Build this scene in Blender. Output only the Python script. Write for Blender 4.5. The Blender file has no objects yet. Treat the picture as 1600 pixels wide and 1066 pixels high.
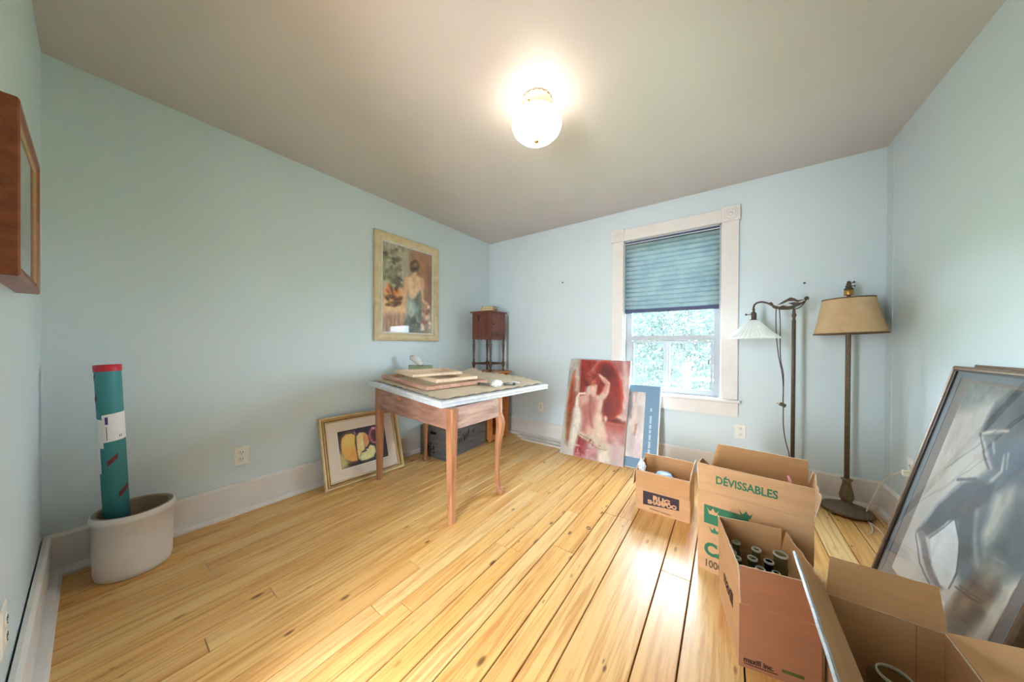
import bpy, bmesh, math, random
import numpy as np
from mathutils import Vector, Matrix
S = bpy.context.scene
C = S.collection
PI = math.pi
rad = math.radians

# ------------------------------------------------------------------ camera
cam_d = bpy.data.cameras.new('camera'); cam = bpy.data.objects.new('camera', cam_d); C.objects.link(cam)
cam_d.sensor_width = 36; cam_d.lens = 468.867/1600*36; cam_d.shift_y = 7.84/1600
cam_d.clip_start = .02
_r = Vector((0.8134849, 0.58155911, 0.00559574)); _u = Vector((-0.00730432, 0.00059558, 0.99997315)); _f = Vector((-0.58154016, 0.81350393, -0.00473239))
cam.matrix_world = Matrix(((_r.x, _u.x, -_f.x, 2.6015), (_r.y, _u.y, -_f.y, -3.1122), (_r.z, _u.z, -_f.z, 1.11), (0, 0, 0, 1)))
S.camera = cam
# ------------------------------------------------------------------ sky, exposure
SKY = 15.0
LAMP = 3.4
wd = bpy.data.worlds.new('world'); S.world = wd; wd.use_nodes = True
bg = wd.node_tree.nodes['Background']; bg.inputs[0].default_value = (.83, .92, 1.0, 1); bg.inputs[1].default_value = SKY
S.view_settings.view_transform = 'Standard'; S.view_settings.look = 'None'
S.view_settings.gamma = 1; S.view_settings.use_curve_mapping = False
S.view_settings.exposure = 1.6
def portal(name, loc, rot, sx, sy):
    l = bpy.data.lights.new(name, 'AREA'); l.shape = 'RECTANGLE'; l.size = sx; l.size_y = sy
    l.cycles.is_portal = True
    o = bpy.data.objects.new(name, l); C.objects.link(o); o.location = loc; o.rotation_euler = rot
portal('window_portal', (2.16, .16, 1.4), (rad(-90), 0, 0), .8, 1.5)

portal('added_doorway_portal', (1.79, -3.40, 1.02), (rad(90), 0, 0), .38, 2.03)  # samples sky through the doorway added behind the camera
W, L, H = 3.474, 3.25, 2.456
random.seed(4)

# ------------------------------------------------------------------ materials
def s2l(c):
    c = np.asarray(c, float)/255.
    return np.where(c <= .04045, c/12.92, ((c+.055)/1.055)**2.4)
def rgb(*c): return tuple(s2l(c)) + (1,)
def newmat(name):
    m = bpy.data.materials.new(name); m.use_nodes = True
    nt = m.node_tree; b = nt.nodes['Principled BSDF']
    return m, nt, b
def lk(nt, a, b): nt.links.new(a, b)
def ramp(nt, fac, stops):
    r = nt.nodes.new('ShaderNodeValToRGB'); e = r.color_ramp.elements
    while len(e) > 1: e.remove(e[0])
    e[0].position, e[0].color = stops[0]
    for pz, c in stops[1:]:
        k = e.new(pz); k.color = c
    lk(nt, fac, r.inputs[0]); return r.outputs[0]
def coords(nt, scale=(1, 1, 1), kind='Object', rnd=False):
    tc = nt.nodes.new('ShaderNodeTexCoord'); mp = nt.nodes.new('ShaderNodeMapping')
    mp.inputs['Scale'].default_value = scale
    lk(nt, tc.outputs[kind], mp.inputs[0])
    if rnd:
        oi = nt.nodes.new('ShaderNodeObjectInfo'); mu = nt.nodes.new('ShaderNodeMath'); mu.operation = 'MULTIPLY'; mu.inputs[1].default_value = 57.3
        lk(nt, oi.outputs['Random'], mu.inputs[0]); cb = nt.nodes.new('ShaderNodeCombineXYZ')
        lk(nt, mu.outputs[0], cb.inputs[0]); lk(nt, mu.outputs[0], cb.inputs[1]); lk(nt, mu.outputs[0], cb.inputs[2])
        lk(nt, cb.outputs[0], mp.inputs['Location'])
    return mp.outputs[0]
def noise(nt, vec, scale=5, detail=3, rough=.55, dist=0):
    n = nt.nodes.new('ShaderNodeTexNoise'); n.inputs['Scale'].default_value = scale; n.inputs['Detail'].default_value = detail
    n.inputs['Roughness'].default_value = rough; n.inputs['Distortion'].default_value = dist
    lk(nt, vec, n.inputs['Vector']); return n.outputs['Fac']
def bump(nt, b, h, strength=.2, dist=.002):
    n = nt.nodes.new('ShaderNodeBump'); n.inputs['Strength'].default_value = strength; n.inputs['Distance'].default_value = dist
    lk(nt, h, n.inputs['Height']); lk(nt, n.outputs[0], b.inputs['Normal'])
def mix(nt, fac, a, b_, mode='MIX'):
    m = nt.nodes.new('ShaderNodeMix'); m.data_type = 'RGBA'; m.blend_type = mode
    for sock, v in ((m.inputs[0], fac), (m.inputs[6], a), (m.inputs[7], b_)):
        if hasattr(v, 'is_linked'): lk(nt, v, sock)
        else: sock.default_value = v
    return m.outputs[2]
def pmat(name, col, rough=.6, metal=0., var=.12, scale=14., bmp=0., spec=.5, stretch=(1, 1, 1), emit=None):
    m, nt, b = newmat(name); c = np.array(col[:3])
    v = coords(nt, stretch); f = noise(nt, v, scale, 4)
    col_o = ramp(nt, f, [(.3, tuple(np.clip(c*(1-var), 0, 1))+(1,)), (.7, tuple(np.clip(c*(1+var), 0, 1))+(1,))])
    lk(nt, col_o, b.inputs['Base Color']); b.inputs['Roughness'].default_value = rough; b.inputs['Metallic'].default_value = metal
    b.inputs['Specular IOR Level'].default_value = spec
    if bmp: bump(nt, b, f, bmp)
    return m
def wood(name, c1, c2, grain=(40, 40, 2.5), rough=.45, bmp=.1, rnd=True):
    m, nt, b = newmat(name); v = coords(nt, grain, rnd=rnd)
    f = noise(nt, v, 1.2, 5, .6, .6); v2 = coords(nt, (3, 3, 3), rnd=rnd); g = noise(nt, v2, 1.5, 2)
    c = ramp(nt, f, [(.32, c1), (.68, c2)])
    c = mix(nt, g, c, mix(nt, .35, c, c1))
    lk(nt, c, b.inputs['Base Color']); b.inputs['Roughness'].default_value = rough
    bump(nt, b, f, bmp); return m
def glassy(name, tint=(1, 1, 1, 1), rough=.02, haze=0., hazecol=(.8, .85, .85, 1), ior=1.5):
    m = bpy.data.materials.new(name); m.use_nodes = True; nt = m.node_tree; nt.nodes.clear()
    out = nt.nodes.new('ShaderNodeOutputMaterial'); t = nt.nodes.new('ShaderNodeBsdfTransparent'); t.inputs[0].default_value = tint
    g = nt.nodes.new('ShaderNodeBsdfGlossy'); g.inputs['Roughness'].default_value = rough
    fr = nt.nodes.new('ShaderNodeFresnel'); ge = nt.nodes.new('ShaderNodeNewGeometry'); mi_ = nt.nodes.new('ShaderNodeMapRange'); mi_.inputs[3].default_value = ior; mi_.inputs[4].default_value = 1/ior; lk(nt, ge.outputs['Backfacing'], mi_.inputs[0]); lk(nt, mi_.outputs[0], fr.inputs[0])
    ms = nt.nodes.new('ShaderNodeMixShader'); lk(nt, fr.outputs[0], ms.inputs[0]); lk(nt, t.outputs[0], ms.inputs[1]); lk(nt, g.outputs[0], ms.inputs[2])
    last = ms.outputs[0]
    if haze:
        d = nt.nodes.new('ShaderNodeBsdfDiffuse'); d.inputs[0].default_value = hazecol
        tl = nt.nodes.new('ShaderNodeBsdfTranslucent'); tl.inputs[0].default_value = hazecol
        a = nt.nodes.new('ShaderNodeAddShader'); h = nt.nodes.new('ShaderNodeMixShader')
        mm = nt.nodes.new('ShaderNodeMixShader'); mm.inputs[0].default_value = .5; lk(nt, d.outputs[0], mm.inputs[1]); lk(nt, tl.outputs[0], mm.inputs[2])
        v = coords(nt, (1, 1, 1)); nz = noise(nt, v, 9, 4); mr = nt.nodes.new('ShaderNodeMapRange'); mr.inputs[3].default_value = haze*.7; mr.inputs[4].default_value = haze*1.3
        lk(nt, nz, mr.inputs[0]); lk(nt, mr.outputs[0], h.inputs[0]); lk(nt, last, h.inputs[1]); lk(nt, mm.outputs[0], h.inputs[2]); last = h.outputs[0]
    lk(nt, last, out.inputs[0]); return m
def attrmat(name, rough=.5, grain=.06, bmp=.1):
    m, nt, b = newmat(name); a = nt.nodes.new('ShaderNodeVertexColor'); a.layer_name = 'Col'
    v = coords(nt, (1, 1, 1)); f = noise(nt, v, 220, 3)
    c = ramp(nt, f, [(.3, (1-grain, 1-grain, 1-grain, 1)), (.7, (1, 1, 1, 1))])
    lk(nt, mix(nt, 1., a.outputs[0], c, 'MULTIPLY'), b.inputs['Base Color']); b.inputs['Roughness'].default_value = rough
    bump(nt, b, f, bmp, .0006); return m
def transl(name, col, col2, t=.4, stretch=(1, 1, 1), scale=20):
    m = bpy.data.materials.new(name); m.use_nodes = True; nt = m.node_tree; nt.nodes.clear()
    out = nt.nodes.new('ShaderNodeOutputMaterial'); d = nt.nodes.new('ShaderNodeBsdfDiffuse'); tr = nt.nodes.new('ShaderNodeBsdfTranslucent')
    v = coords(nt, stretch); f = noise(nt, v, scale, 4); c = ramp(nt, f, [(.3, col), (.7, col2)])
    lk(nt, c, d.inputs[0]); lk(nt, c, tr.inputs[0]); ms = nt.nodes.new('ShaderNodeMixShader'); ms.inputs[0].default_value = t
    lk(nt, d.outputs[0], ms.inputs[1]); lk(nt, tr.outputs[0], ms.inputs[2]); lk(nt, ms.outputs[0], out.inputs[0]); return m

M = {}
def wallmat(name, c):
    m, nt, b = newmat(name); v = coords(nt); f = noise(nt, v, 1.3, 4); g = noise(nt, v, 160, 3)
    cc = np.array(c[:3]); lk(nt, ramp(nt, f, [(.3, tuple(cc*.965)+(1,)), (.7, tuple(np.minimum(cc*1.03, 1))+(1,))]), b.inputs['Base Color'])
    b.inputs['Roughness'].default_value = .42; b.inputs['Specular IOR Level'].default_value = .35; bump(nt, b, g, .06, .002); return m
M['wall'] = wallmat('blue_wall_paint', rgb(211, 224, 228))
M['ceil'] = wallmat('ceiling_paint', rgb(206, 198, 194))
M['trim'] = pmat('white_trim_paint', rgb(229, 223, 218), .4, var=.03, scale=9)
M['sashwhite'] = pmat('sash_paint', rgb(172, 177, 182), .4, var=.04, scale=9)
M['alu'] = pmat('aluminium_sash', rgb(146, 152, 158), .4, .3, var=.06)
M['dark'] = pmat('dark_gap', rgb(26, 20, 16), .9)
M['plate'] = pmat('white_plastic', rgb(238, 236, 228), .35, var=.02)
M['slot'] = pmat('dark_slot', rgb(70, 66, 62), .5)
M['pane'] = glassy('window_glass', (.93, .98, 1, 1), .0, .02, (.80, .92, .95, 1), ior=1.1)
M['picglass'] = glassy('picture_glass', (1, 1, 1, 1), .0, 0, ior=1.22)
M['art'] = attrmat('painted_canvas', .55); M['print'] = attrmat('printed_paper', .7, .03, .03)
M['iron'] = pmat('dark_bronze', rgb(84, 70, 60), .5, .35, var=.2, scale=40)
M['bronze'] = pmat('aged_bronze', rgb(112, 97, 78), .55, .3, var=.22, scale=60, bmp=.3)
M['brass'] = pmat('brass', rgb(190, 150, 80), .35, .8)
M['cord'] = pmat('brown_cord', rgb(70, 52, 44), .6)
M['whitecord'] = pmat('white_cord', rgb(236, 230, 214), .5)
M['kraft'] = pmat('cardboard_tan', rgb(204, 158, 114), .8, var=.08, scale=5, stretch=(1, 1, 6))
M['kraftin'] = pmat('cardboard_inside', rgb(196, 148, 100), .85, var=.07, scale=5, stretch=(1, 1, 6))
M['kraftred'] = pmat('cardboard_brown', rgb(170, 114, 82), .8, var=.06, scale=5, stretch=(1, 1, 6))
M['kraftedge'] = pmat('cardboard_torn_edge', rgb(226, 205, 176), .9, var=.1, scale=60)
M['tape'] = glassy('clear_packing_tape', (.96, .97, 1, 1), .15, .45, (.9, .93, .97, 1))
M['green'] = pmat('green_print', rgb(52, 116, 84), .8, var=.06)
M['ink'] = pmat('dark_print', rgb(58, 34, 28), .8, var=.06)
M['inkgrey'] = pmat('grey_print', rgb(92, 74, 56), .8)
M['navyprint'] = pmat('navy_print', rgb(58, 44, 54), .75, var=.25, scale=30)
M['tanprint'] = pmat('tan_print', rgb(214, 166, 124), .8)
M['olive'] = pmat('olive_print', rgb(74, 88, 34), .8)
M['paper'] = pmat('white_paper', rgb(238, 236, 236), .8, var=.04)

def floormat():
    m, nt, b = newmat('pine_floorboard')
    v = coords(nt, (26, 1.1, 1), rnd=True); f = noise(nt, v, 1.6, 6, .62, 1.1)
    v2 = coords(nt, (5, .8, 1), rnd=True); g = noise(nt, v2, 1.4, 3)
    oi = nt.nodes.new('ShaderNodeObjectInfo')
    base = ramp(nt, oi.outputs['Random'], [(0, rgb(235, 186, 114)), (.3, rgb(240, 198, 130)), (.6, rgb(232, 178, 102)), (.85, rgb(242, 204, 140)), (1, rgb(226, 166, 92))])
    streak = ramp(nt, f, [(.36, rgb(206, 148, 82)), (.55, (1, 1, 1, 1)), (1, (1, 1, 1, 1))])
    c = mix(nt, .6, base, streak, 'MULTIPLY')
    c = mix(nt, ramp(nt, g, [(.5, (0, 0, 0, 1)), (.8, (.55, .55, .55, 1))]), c, rgb(214, 150, 82))
    # knots
    v3 = coords(nt, (11, 4.6, 0), rnd=True); vo = nt.nodes.new('ShaderNodeTexVoronoi'); vo.inputs['Scale'].default_value = 1.0
    vn = nt.nodes.new('ShaderNodeTexVoronoi'); vn.inputs['Scale'].default_value = 1.0
    lk(nt, v3, vo.inputs['Vector'])
    sep = nt.nodes.new('ShaderNodeSeparateColor'); lk(nt, vo.outputs['Color'], sep.inputs[0])
    sz = nt.nodes.new('ShaderNodeMapRange'); sz.inputs[1].default_value = .15; sz.inputs[2].default_value = 1.; sz.inputs[3].default_value = .012; sz.inputs[4].default_value = .15
    lk(nt, sep.outputs[0], sz.inputs[0])
    dv = nt.nodes.new('ShaderNodeMath'); dv.operation = 'DIVIDE'; lk(nt, vo.outputs['Distance'], dv.inputs[0]); lk(nt, sz.outputs[0], dv.inputs[1])
    kf = ramp(nt, dv.outputs[0], [(.0, (.95, .95, .95, 1)), (.55, (.75, .75, .75, 1)), (.8, (.25, .25, .25, 1)), (1., (0, 0, 0, 1))])
    c = mix(nt, kf, c, rgb(98, 52, 26))
    v4 = coords(nt, (17, 5.5, 0), rnd=True); lk(nt, v4, vn.inputs['Vector'])
    sp2 = nt.nodes.new('ShaderNodeSeparateColor'); lk(nt, vn.outputs['Color'], sp2.inputs[0])
    s4 = nt.nodes.new('ShaderNodeMapRange'); s4.inputs[1].default_value = .35; s4.inputs[2].default_value = 1.; s4.inputs[3].default_value = .004; s4.inputs[4].default_value = .17; lk(nt, sp2.outputs[1], s4.inputs[0])
    d4 = nt.nodes.new('ShaderNodeMath'); d4.operation = 'DIVIDE'; lk(nt, vn.outputs['Distance'], d4.inputs[0]); lk(nt, s4.outputs[0], d4.inputs[1])
    c = mix(nt, ramp(nt, d4.outputs[0], [(.0, (.8, .8, .8, 1)), (.7, (.5, .5, .5, 1)), (1., (0, 0, 0, 1))]), c, rgb(128, 76, 36))
    lk(nt, c, b.inputs['Base Color'])
    b.inputs['Roughness'].default_value = .34; b.inputs['Specular IOR Level'].default_value = .4; b.inputs['Coat Weight'].default_value = .07; b.inputs['Coat Roughness'].default_value = .15
    bump(nt, b, f, .05, .002); return m
M['floor'] = floormat()

# ------------------------------------------------------------------ mesh helpers
class MB:
    def __init__(s): s.v = []; s.f = []; s.m = []; s.sm = []
    def add(s, vs, fs, mi=0, smooth=False):
        o = len(s.v); s.v += [tuple(v) for v in vs]; s.f += [tuple(i+o for i in f) for f in fs]; s.m += [mi]*len(fs); s.sm += [smooth]*len(fs); return s
    def box(s, a, b, mi=0, T=None):
        x0, y0, z0 = a; x1, y1, z1 = b
        vs = [(x0, y0, z0), (x1, y0, z0), (x1, y1, z0), (x0, y1, z0), (x0, y0, z1), (x1, y0, z1), (x1, y1, z1), (x0, y1, z1)]
        if T: vs = [T @ Vector(v) for v in vs]
        return s.add(vs, [(3, 2, 1, 0), (4, 5, 6, 7), (0, 1, 5, 4), (1, 2, 6, 5), (2, 3, 7, 6), (3, 0, 4, 7)], mi)
    def cbox(s, a, b, c=.003, mi=0):   # box with chamfered top edges
        x0, y0, z0 = a; x1, y1, z1 = b
        vs = []
        for z, k in ((z0, 0), (z1-c, 0), (z1, c)): vs += [(x0+k, y0+k, z), (x1-k, y0+k, z), (x1-k, y1-k, z), (x0+k, y1-k, z)]
        fs = [(3, 2, 1, 0), (8, 9, 10, 11)]
        for q in (0, 4):
            for i in range(4): fs.append((q+i, q+(i+1) % 4, q+4+(i+1) % 4, q+4+i))
        return s.add(vs, fs, mi)
    def lathe(s, prof, n=32, c=(0, 0, 0), mi=0, smooth=True, scallop=None, axis='z', caps=True):
        vs = []; fs = []
        for (r, z) in prof:
            for i in range(n):
                t = 2*PI*i/n; rr = r*(scallop(t, z) if scallop else 1)
                p = (rr*math.cos(t), rr*math.sin(t), z)
                if axis == 'y': p = (p[0], -p[2], p[1])
                if axis == 'x': p = (p[2], p[0], p[1])
                vs.append((c[0]+p[0], c[1]+p[1], c[2]+p[2]))
        k = len(prof)
        for j in range(k-1):
            for i in range(n):
                a, b = j*n+i, j*n+(i+1) % n; fs.append((a, b, b+n, a+n))
        if caps:
            if prof[0][0] > 1e-5: fs.append(tuple(range(n))[::-1])
            if prof[-1][0] > 1e-5: fs.append(tuple((k-1)*n+i for i in range(n)))
        return s.add(vs, fs, mi, smooth)
    def tube(s, pts, r, n=8, mi=0, smooth=True):
        pts = [Vector(p) for p in pts]; rs = r if isinstance(r, (list, tuple)) else [r]*len(pts)
        vs = []; fs = []; up = None
        for i, p in enumerate(pts):
            d = (pts[min(i+1, len(pts)-1)]-pts[max(i-1, 0)]).normalized()
            if up is None: up = Vector((0, 0, 1)) if abs(d.z) < .9 else Vector((1, 0, 0))
            a = d.cross(up).normalized(); up = a.cross(d).normalized()
            for k in range(n):
                t = 2*PI*k/n; vs.append(p + (a*math.cos(t)+up*math.sin(t))*rs[i])
        for j in range(len(pts)-1):
            for k in range(n):
                a, b = j*n+k, j*n+(k+1) % n; fs.append((a, a+n, b+n, b))
        fs.append(tuple(range(n))); fs.append(tuple((len(pts)-1)*n+k for k in range(n))[::-1])
        return s.add(vs, fs, mi, smooth)
    def loft(s, rings, mi=0, smooth=False, closed=True):
        n = len(rings[0]); vs = [p for r in rings for p in r]; fs = []
        for j in range(len(rings)-1):
            for i in range(n if closed else n-1):
                a, b = j*n+i, j*n+(i+1) % n; fs.append((a, b, b+n, a+n))
        if closed: fs += [tuple(range(n))[::-1], tuple((len(rings)-1)*n+i for i in range(n))]
        return s.add(vs, fs, mi, smooth)
    def poly(s, pts, y0, y1, mi=0):      # outline in XZ, extruded along y
        n = len(pts); vs = [(x, y0, z) for x, z in pts]+[(x, y1, z) for x, z in pts]
        fs = [tuple(range(n)), tuple(range(n, 2*n))[::-1]]+[(i, i+n, (i+1) % n+n, (i+1) % n) for i in range(n)]
        return s.add(vs, fs, mi)
    def build(s, name, mats, parent=None, loc=None, rot=None):
        me = bpy.data.meshes.new(name); me.from_pydata(s.v, [], s.f)
        if not isinstance(mats, (list, tuple)): mats = [mats]
        for m in mats: me.materials.append(m if not isinstance(m, str) else M[m])
        me.polygons.foreach_set('material_index', s.m); me.polygons.foreach_set('use_smooth', s.sm)
        bm = bmesh.new(); bm.from_mesh(me); bmesh.ops.recalc_face_normals(bm, faces=bm.faces); bm.to_mesh(me); bm.free()
        me.update(); o = bpy.data.objects.new(name, me); C.objects.link(o)
        if parent: o.parent = parent
        if loc: o.location = loc
        if rot: o.rotation_euler = rot
        return o
def tag(o, label, cat, group=None):
    o['label'] = label; o['category'] = cat
    if group: o['group'] = group
    return o
def thing(name, label, cat, loc=(0, 0, 0), rot=(0, 0, 0), group=None):
    o = bpy.data.objects.new(name, None); C.objects.link(o); o.location = loc; o.rotation_euler = rot; o.empty_display_size = .1
    return tag(o, label, cat, group)
def struct(o): o['kind'] = 'structure'; return o
def copy_tree(o, parent=None):
    c = o.copy(); C.objects.link(c); c.parent = parent
    for ch in list(o.children): copy_tree(ch, c)
    return c
def frame_ring(w, h, prof, mi=0, n_mb=None):
    """mitred frame, local XZ plane centred on x, z from 0; prof = [(inset, y)] closed loop"""
    mb = n_mb or MB(); k = len(prof); vs = []; fs = []
    for sx, sz in ((-1, 0), (1, 0), (1, 1), (-1, 1)):
        for (i, y) in prof:
            vs.append((sx*(w/2-i), y, (h-i) if sz else i))
    for c in range(4):
        for j in range(k):
            a, b = c*k+j, c*k+(j+1) % k; c2 = ((c+1) % 4)*k
            fs.append((a, b, c2+(j+1) % k, c2+j))
    return mb.add(vs, fs, mi)
def textobj(s, name, size, m, parent, loc, rot, bold=0., shear=0., sx=1., align='LEFT'):
    cu = bpy.data.curves.new(name, 'FONT'); cu.body = s; cu.size = size; cu.offset = bold; cu.shear = shear; cu.align_x = align; cu.extrude = .0002; cu.resolution_u = 3
    t = bpy.data.objects.new(name, cu); C.objects.link(t)
    dg = bpy.context.evaluated_depsgraph_get(); me = bpy.data.meshes.new_from_object(t.evaluated_get(dg)); me.name = name
    bpy.data.objects.remove(t)
    me.materials.clear(); me.materials.append(M[m]); o = bpy.data.objects.new(name, me); C.objects.link(o); o.parent = parent
    o.location = loc; o.rotation_euler = rot; o.scale = (sx, 1, 1); return o

# ------------------------------------------------------------------ painter (flat art as vertex colours)
rng = np.random.RandomState(7)
def vnoise(h, w, cells, oct=3, stretch=(1, 1)):
    out = np.zeros((h, w)); amp = 1; tot = 0
    for o in range(oct):
        ny, nx = max(2, int(cells*stretch[1]*2**o)), max(2, int(cells*stretch[0]*2**o))
        g = rng.rand(ny+2, nx+2); y = np.linspace(0, ny, h); x = np.linspace(0, nx, w)
        yi = y.astype(int); xi = x.astype(int); fy = (y-yi)[:, None]; fx = (x-xi)[None]
        fy = fy*fy*(3-2*fy); fx = fx*fx*(3-2*fx)
        a = g[yi][:, xi]; b = g[yi][:, xi+1]; c = g[yi+1][:, xi]; d = g[yi+1][:, xi+1]
        out += amp*((a*(1-fx)+b*fx)*(1-fy)+(c*(1-fx)+d*fx)*fy); tot += amp; amp *= .5
    return out/tot
class Paint:
    """picture painted in the coordinates of a four-cornered outline (TL, TR, BR, BL)"""
    def __init__(s, w, h, nx, quad, warp=.012):
        s.nx = nx; s.ny = int(nx*h/w); s.w = w; s.h = h; s.asp = h/w
        A = []; B = []
        for (u, v), (x, y) in zip([(0, 0), (1, 0), (1, 1), (0, 1)], quad):
            A += [[x, y, 1, 0, 0, 0, -u*x, -u*y], [0, 0, 0, x, y, 1, -v*x, -v*y]]; B += [u, v]
        s.Hm = np.linalg.solve(np.array(A, float), np.array(B, float))
        u, v = np.meshgrid(np.linspace(0, 1, s.nx), np.linspace(0, 1, s.ny))
        s.u0, s.v0 = u, v
        s.U = u + warp*(vnoise(s.ny, s.nx, 14)-.5)*2; s.V = v*s.asp + warp*(vnoise(s.ny, s.nx, 14)-.5)*2
        s.img = np.ones((s.ny, s.nx, 3))*.5
    def uv(s, p):
        h = s.Hm; d = h[6]*p[0]+h[7]*p[1]+1
        return ((h[0]*p[0]+h[1]*p[1]+h[2])/d, (h[3]*p[0]+h[4]*p[1]+h[5])/d*s.asp)
    def blend(s, a, col, tex=0., cells=20, stretch=(1, 1)):
        col = np.array(col, float)/255.
        c = np.ones_like(s.img)*col
        if tex: c = np.clip(c*(1+tex*(vnoise(s.ny, s.nx, cells, 3, stretch)[..., None]-.5)*2), 0, 1)
        s.img = s.img*(1-a[..., None])+c*a[..., None]
    def fill(s, col, tex=.1, cells=10, stretch=(1, 1)): s.blend(np.ones((s.ny, s.nx)), col, tex, cells, stretch)
    def sd(s, pts):
        P = np.array([s.uv(p) for p in pts]); d = np.full(s.U.shape, 1e9); ins = np.zeros(s.U.shape, bool); n = len(P)
        for i in range(n):
            a, b = P[i], P[(i+1) % n]; e = b-a; wx, wy = s.U-a[0], s.V-a[1]
            t = np.clip((wx*e[0]+wy*e[1])/max(e@e, 1e-12), 0, 1); d = np.minimum(d, (wx-t*e[0])**2+(wy-t*e[1])**2)
            cnd = ((a[1] <= s.V) & (b[1] > s.V)) | ((b[1] <= s.V) & (a[1] > s.V))
            with np.errstate(divide='ignore', invalid='ignore'):
                xx = a[0]+(s.V-a[1])/(b[1]-a[1])*e[0]
            ins ^= cnd & (s.U < xx)
        return np.sqrt(d)*np.where(ins, -1, 1)
    def poly(s, pts, col, soft=.02, al=1., tex=.1, cells=20, stretch=(1, 1)):
        a = np.clip(.5-s.sd(pts)/(2*soft), 0, 1)*al; s.blend(a, col, tex, cells, stretch)
    def line(s, pts, wd, col, soft=.01, al=1., tex=.1):
        P = np.array([s.uv(p) for p in pts]); ws = wd if isinstance(wd, (list, tuple)) else [wd]*len(P)
        d = np.full(s.U.shape, 1e9)
        for i in range(len(P)-1):
            a, b = P[i], P[i+1]; e = b-a; wx, wy = s.U-a[0], s.V-a[1]
            t = np.clip((wx*e[0]+wy*e[1])/max(e@e, 1e-12), 0, 1)
            d = np.minimum(d, np.sqrt((wx-t*e[0])**2+(wy-t*e[1])**2)-(ws[i]*(1-t)+ws[i+1]*t))
        s.blend(np.clip(.5-d/(2*soft), 0, 1)*al, col, tex)
    def ell(s, c, rx, ry, col, rot=0, soft=.02, al=1., tex=.1, ring=None):
        pts = [(c[0]+rx*math.cos(t)*math.cos(rot)-ry*math.sin(t)*math.sin(rot), c[1]+rx*math.cos(t)*math.sin(rot)+ry*math.sin(t)*math.cos(rot)) for t in np.linspace(0, 2*PI, 29)[:-1]]
        if ring: s.line(pts+[pts[0]], ring, col, soft, al, tex)
        else: s.poly(pts, col, soft, al, tex)
    def dabs(s, n, box, cols, size=.02, al=.7, ar=1.5):
        for i in range(n):
            x = rng.uniform(box[0], box[2]); y = rng.uniform(box[1], box[3]); c = cols[rng.randint(len(cols))]
            cu, cv = s.uv((x, y)); t = rng.uniform(0, PI); du, dv = s.U-cu, s.V-cv
            a = du*math.cos(t)+dv*math.sin(t); b = -du*math.sin(t)+dv*math.cos(t); k = size*rng.uniform(.5, 1.3)
            s.blend(np.clip(1.6-np.sqrt((a/(k*ar))**2+(b/k)**2)*1.6, 0, 1)*al, c)
    def mesh(s, name, mat, parent, y=0., x0=None, z0=0., gain=1.16, gamma=1.):
        """grid in local XZ facing -y"""
        x0 = -s.w/2 if x0 is None else x0
        nx, ny = s.nx, s.ny; n = nx*ny
        co = np.zeros((n, 3), 'f4'); co[:, 0] = (x0+s.u0*s.w).ravel(); co[:, 1] = y; co[:, 2] = (z0+(1-s.v0)*s.h).ravel()
        i = np.arange(nx*(ny-1)).reshape(ny-1, nx)[:, :-1].ravel(); f = np.stack([i, i+nx, i+nx+1, i+1], 1)
        me = bpy.data.meshes.new(name); me.vertices.add(n); me.vertices.foreach_set('co', co.ravel())
        me.loops.add(f.size); me.polygons.add(len(f)); me.loops.foreach_set('vertex_index', f.ravel().astype('i4'))
        me.polygons.foreach_set('loop_start', (np.arange(len(f))*4).astype('i4')); me.update(calc_edges=True)
        at = me.color_attributes.new('Col', 'FLOAT_COLOR', 'POINT'); c = np.ones((n, 4), 'f4'); c[:, :3] = s2l(np.clip(s.img.reshape(-1, 3)**gamma*gain, 0, .97)*255)
        at.data.foreach_set('color', c.ravel()); me.materials.append(M[mat]); me.validate()
        o = bpy.data.objects.new(name, me); C.objects.link(o); o.parent = parent; return o

# ================================================================== ROOM SHELL
T = .14
# floor with single boards
floor = struct(MB().box((-.12, -L-.14, -.06), (W+.12, .12, -.014)).build('floor', 'dark'))
xs = [0.0]
while xs[-1] < 1.93:
    xs.append(xs[-1]+random.choice([.086, .09, .094, .1]))
xs = xs[:-1]; xs[-1] = 1.95
xs += [2.035, 2.13, 2.345, 2.473, 2.66, 2.86, 3.05, 3.165, 3.262, 3.40, W]
for a, b in zip(xs, xs[1:]):
    y = -L
    cuts = [-L]
    if b-a < .13:
        y = -L+random.uniform(.3, 2.2)
        while y < -.35:
            cuts.append(y); y += random.uniform(.9, 1.9)
    elif random.random() < .35: cuts.append(random.uniform(-2.6, -.6))
    cuts.append(0.0)
    for y0, y1 in zip(cuts, cuts[1:]):
        w2, l2 = (b-a)/2-.0024, (y1-y0)/2-.001
        MB().cbox((-w2, -l2, -.014), (w2, l2, 0), .0018).build('floorboard', 'floor', floor, ((a+b)/2, (y0+y1)/2, 0))
struct(MB().box((-.12, -L-.14, H), (W+.12, .14, H+.1)).build('ceiling', 'ceil'))
struct(MB().box((-.12, -L-.14, -.06), (0, .14, H)).build('wall_left', 'wall'))
struct(MB().box((W, -L-.14, -.06), (W+.12, .14, H)).build('wall_right', 'wall'))
OX0, OX1, OZ0, OZ1 = 1.755, 2.560, .640, 2.152
mb = MB().box((0, 0, -.06), (OX0, T, H)).box((OX1, 0, -.06), (W, T, H)).box((OX0, 0, -.06), (OX1, T, OZ0)).box((OX0, 0, OZ1), (OX1, T, H))
struct(mb.build('wall_back', 'wall'))
DX0, DX1, DZ = 1.6, 2.35, 2.03  # unseen doorway, added part open to let fill daylight into the room
mb = MB().box((0, -L-.14, -.06), (DX0, -L, H)).box((DX1, -L-.14, -.06), (W, -L, H)).box((DX0, -L-.14, DZ), (DX1, -L, H))
struct(mb.build('wall_front', 'wall'))
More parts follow.
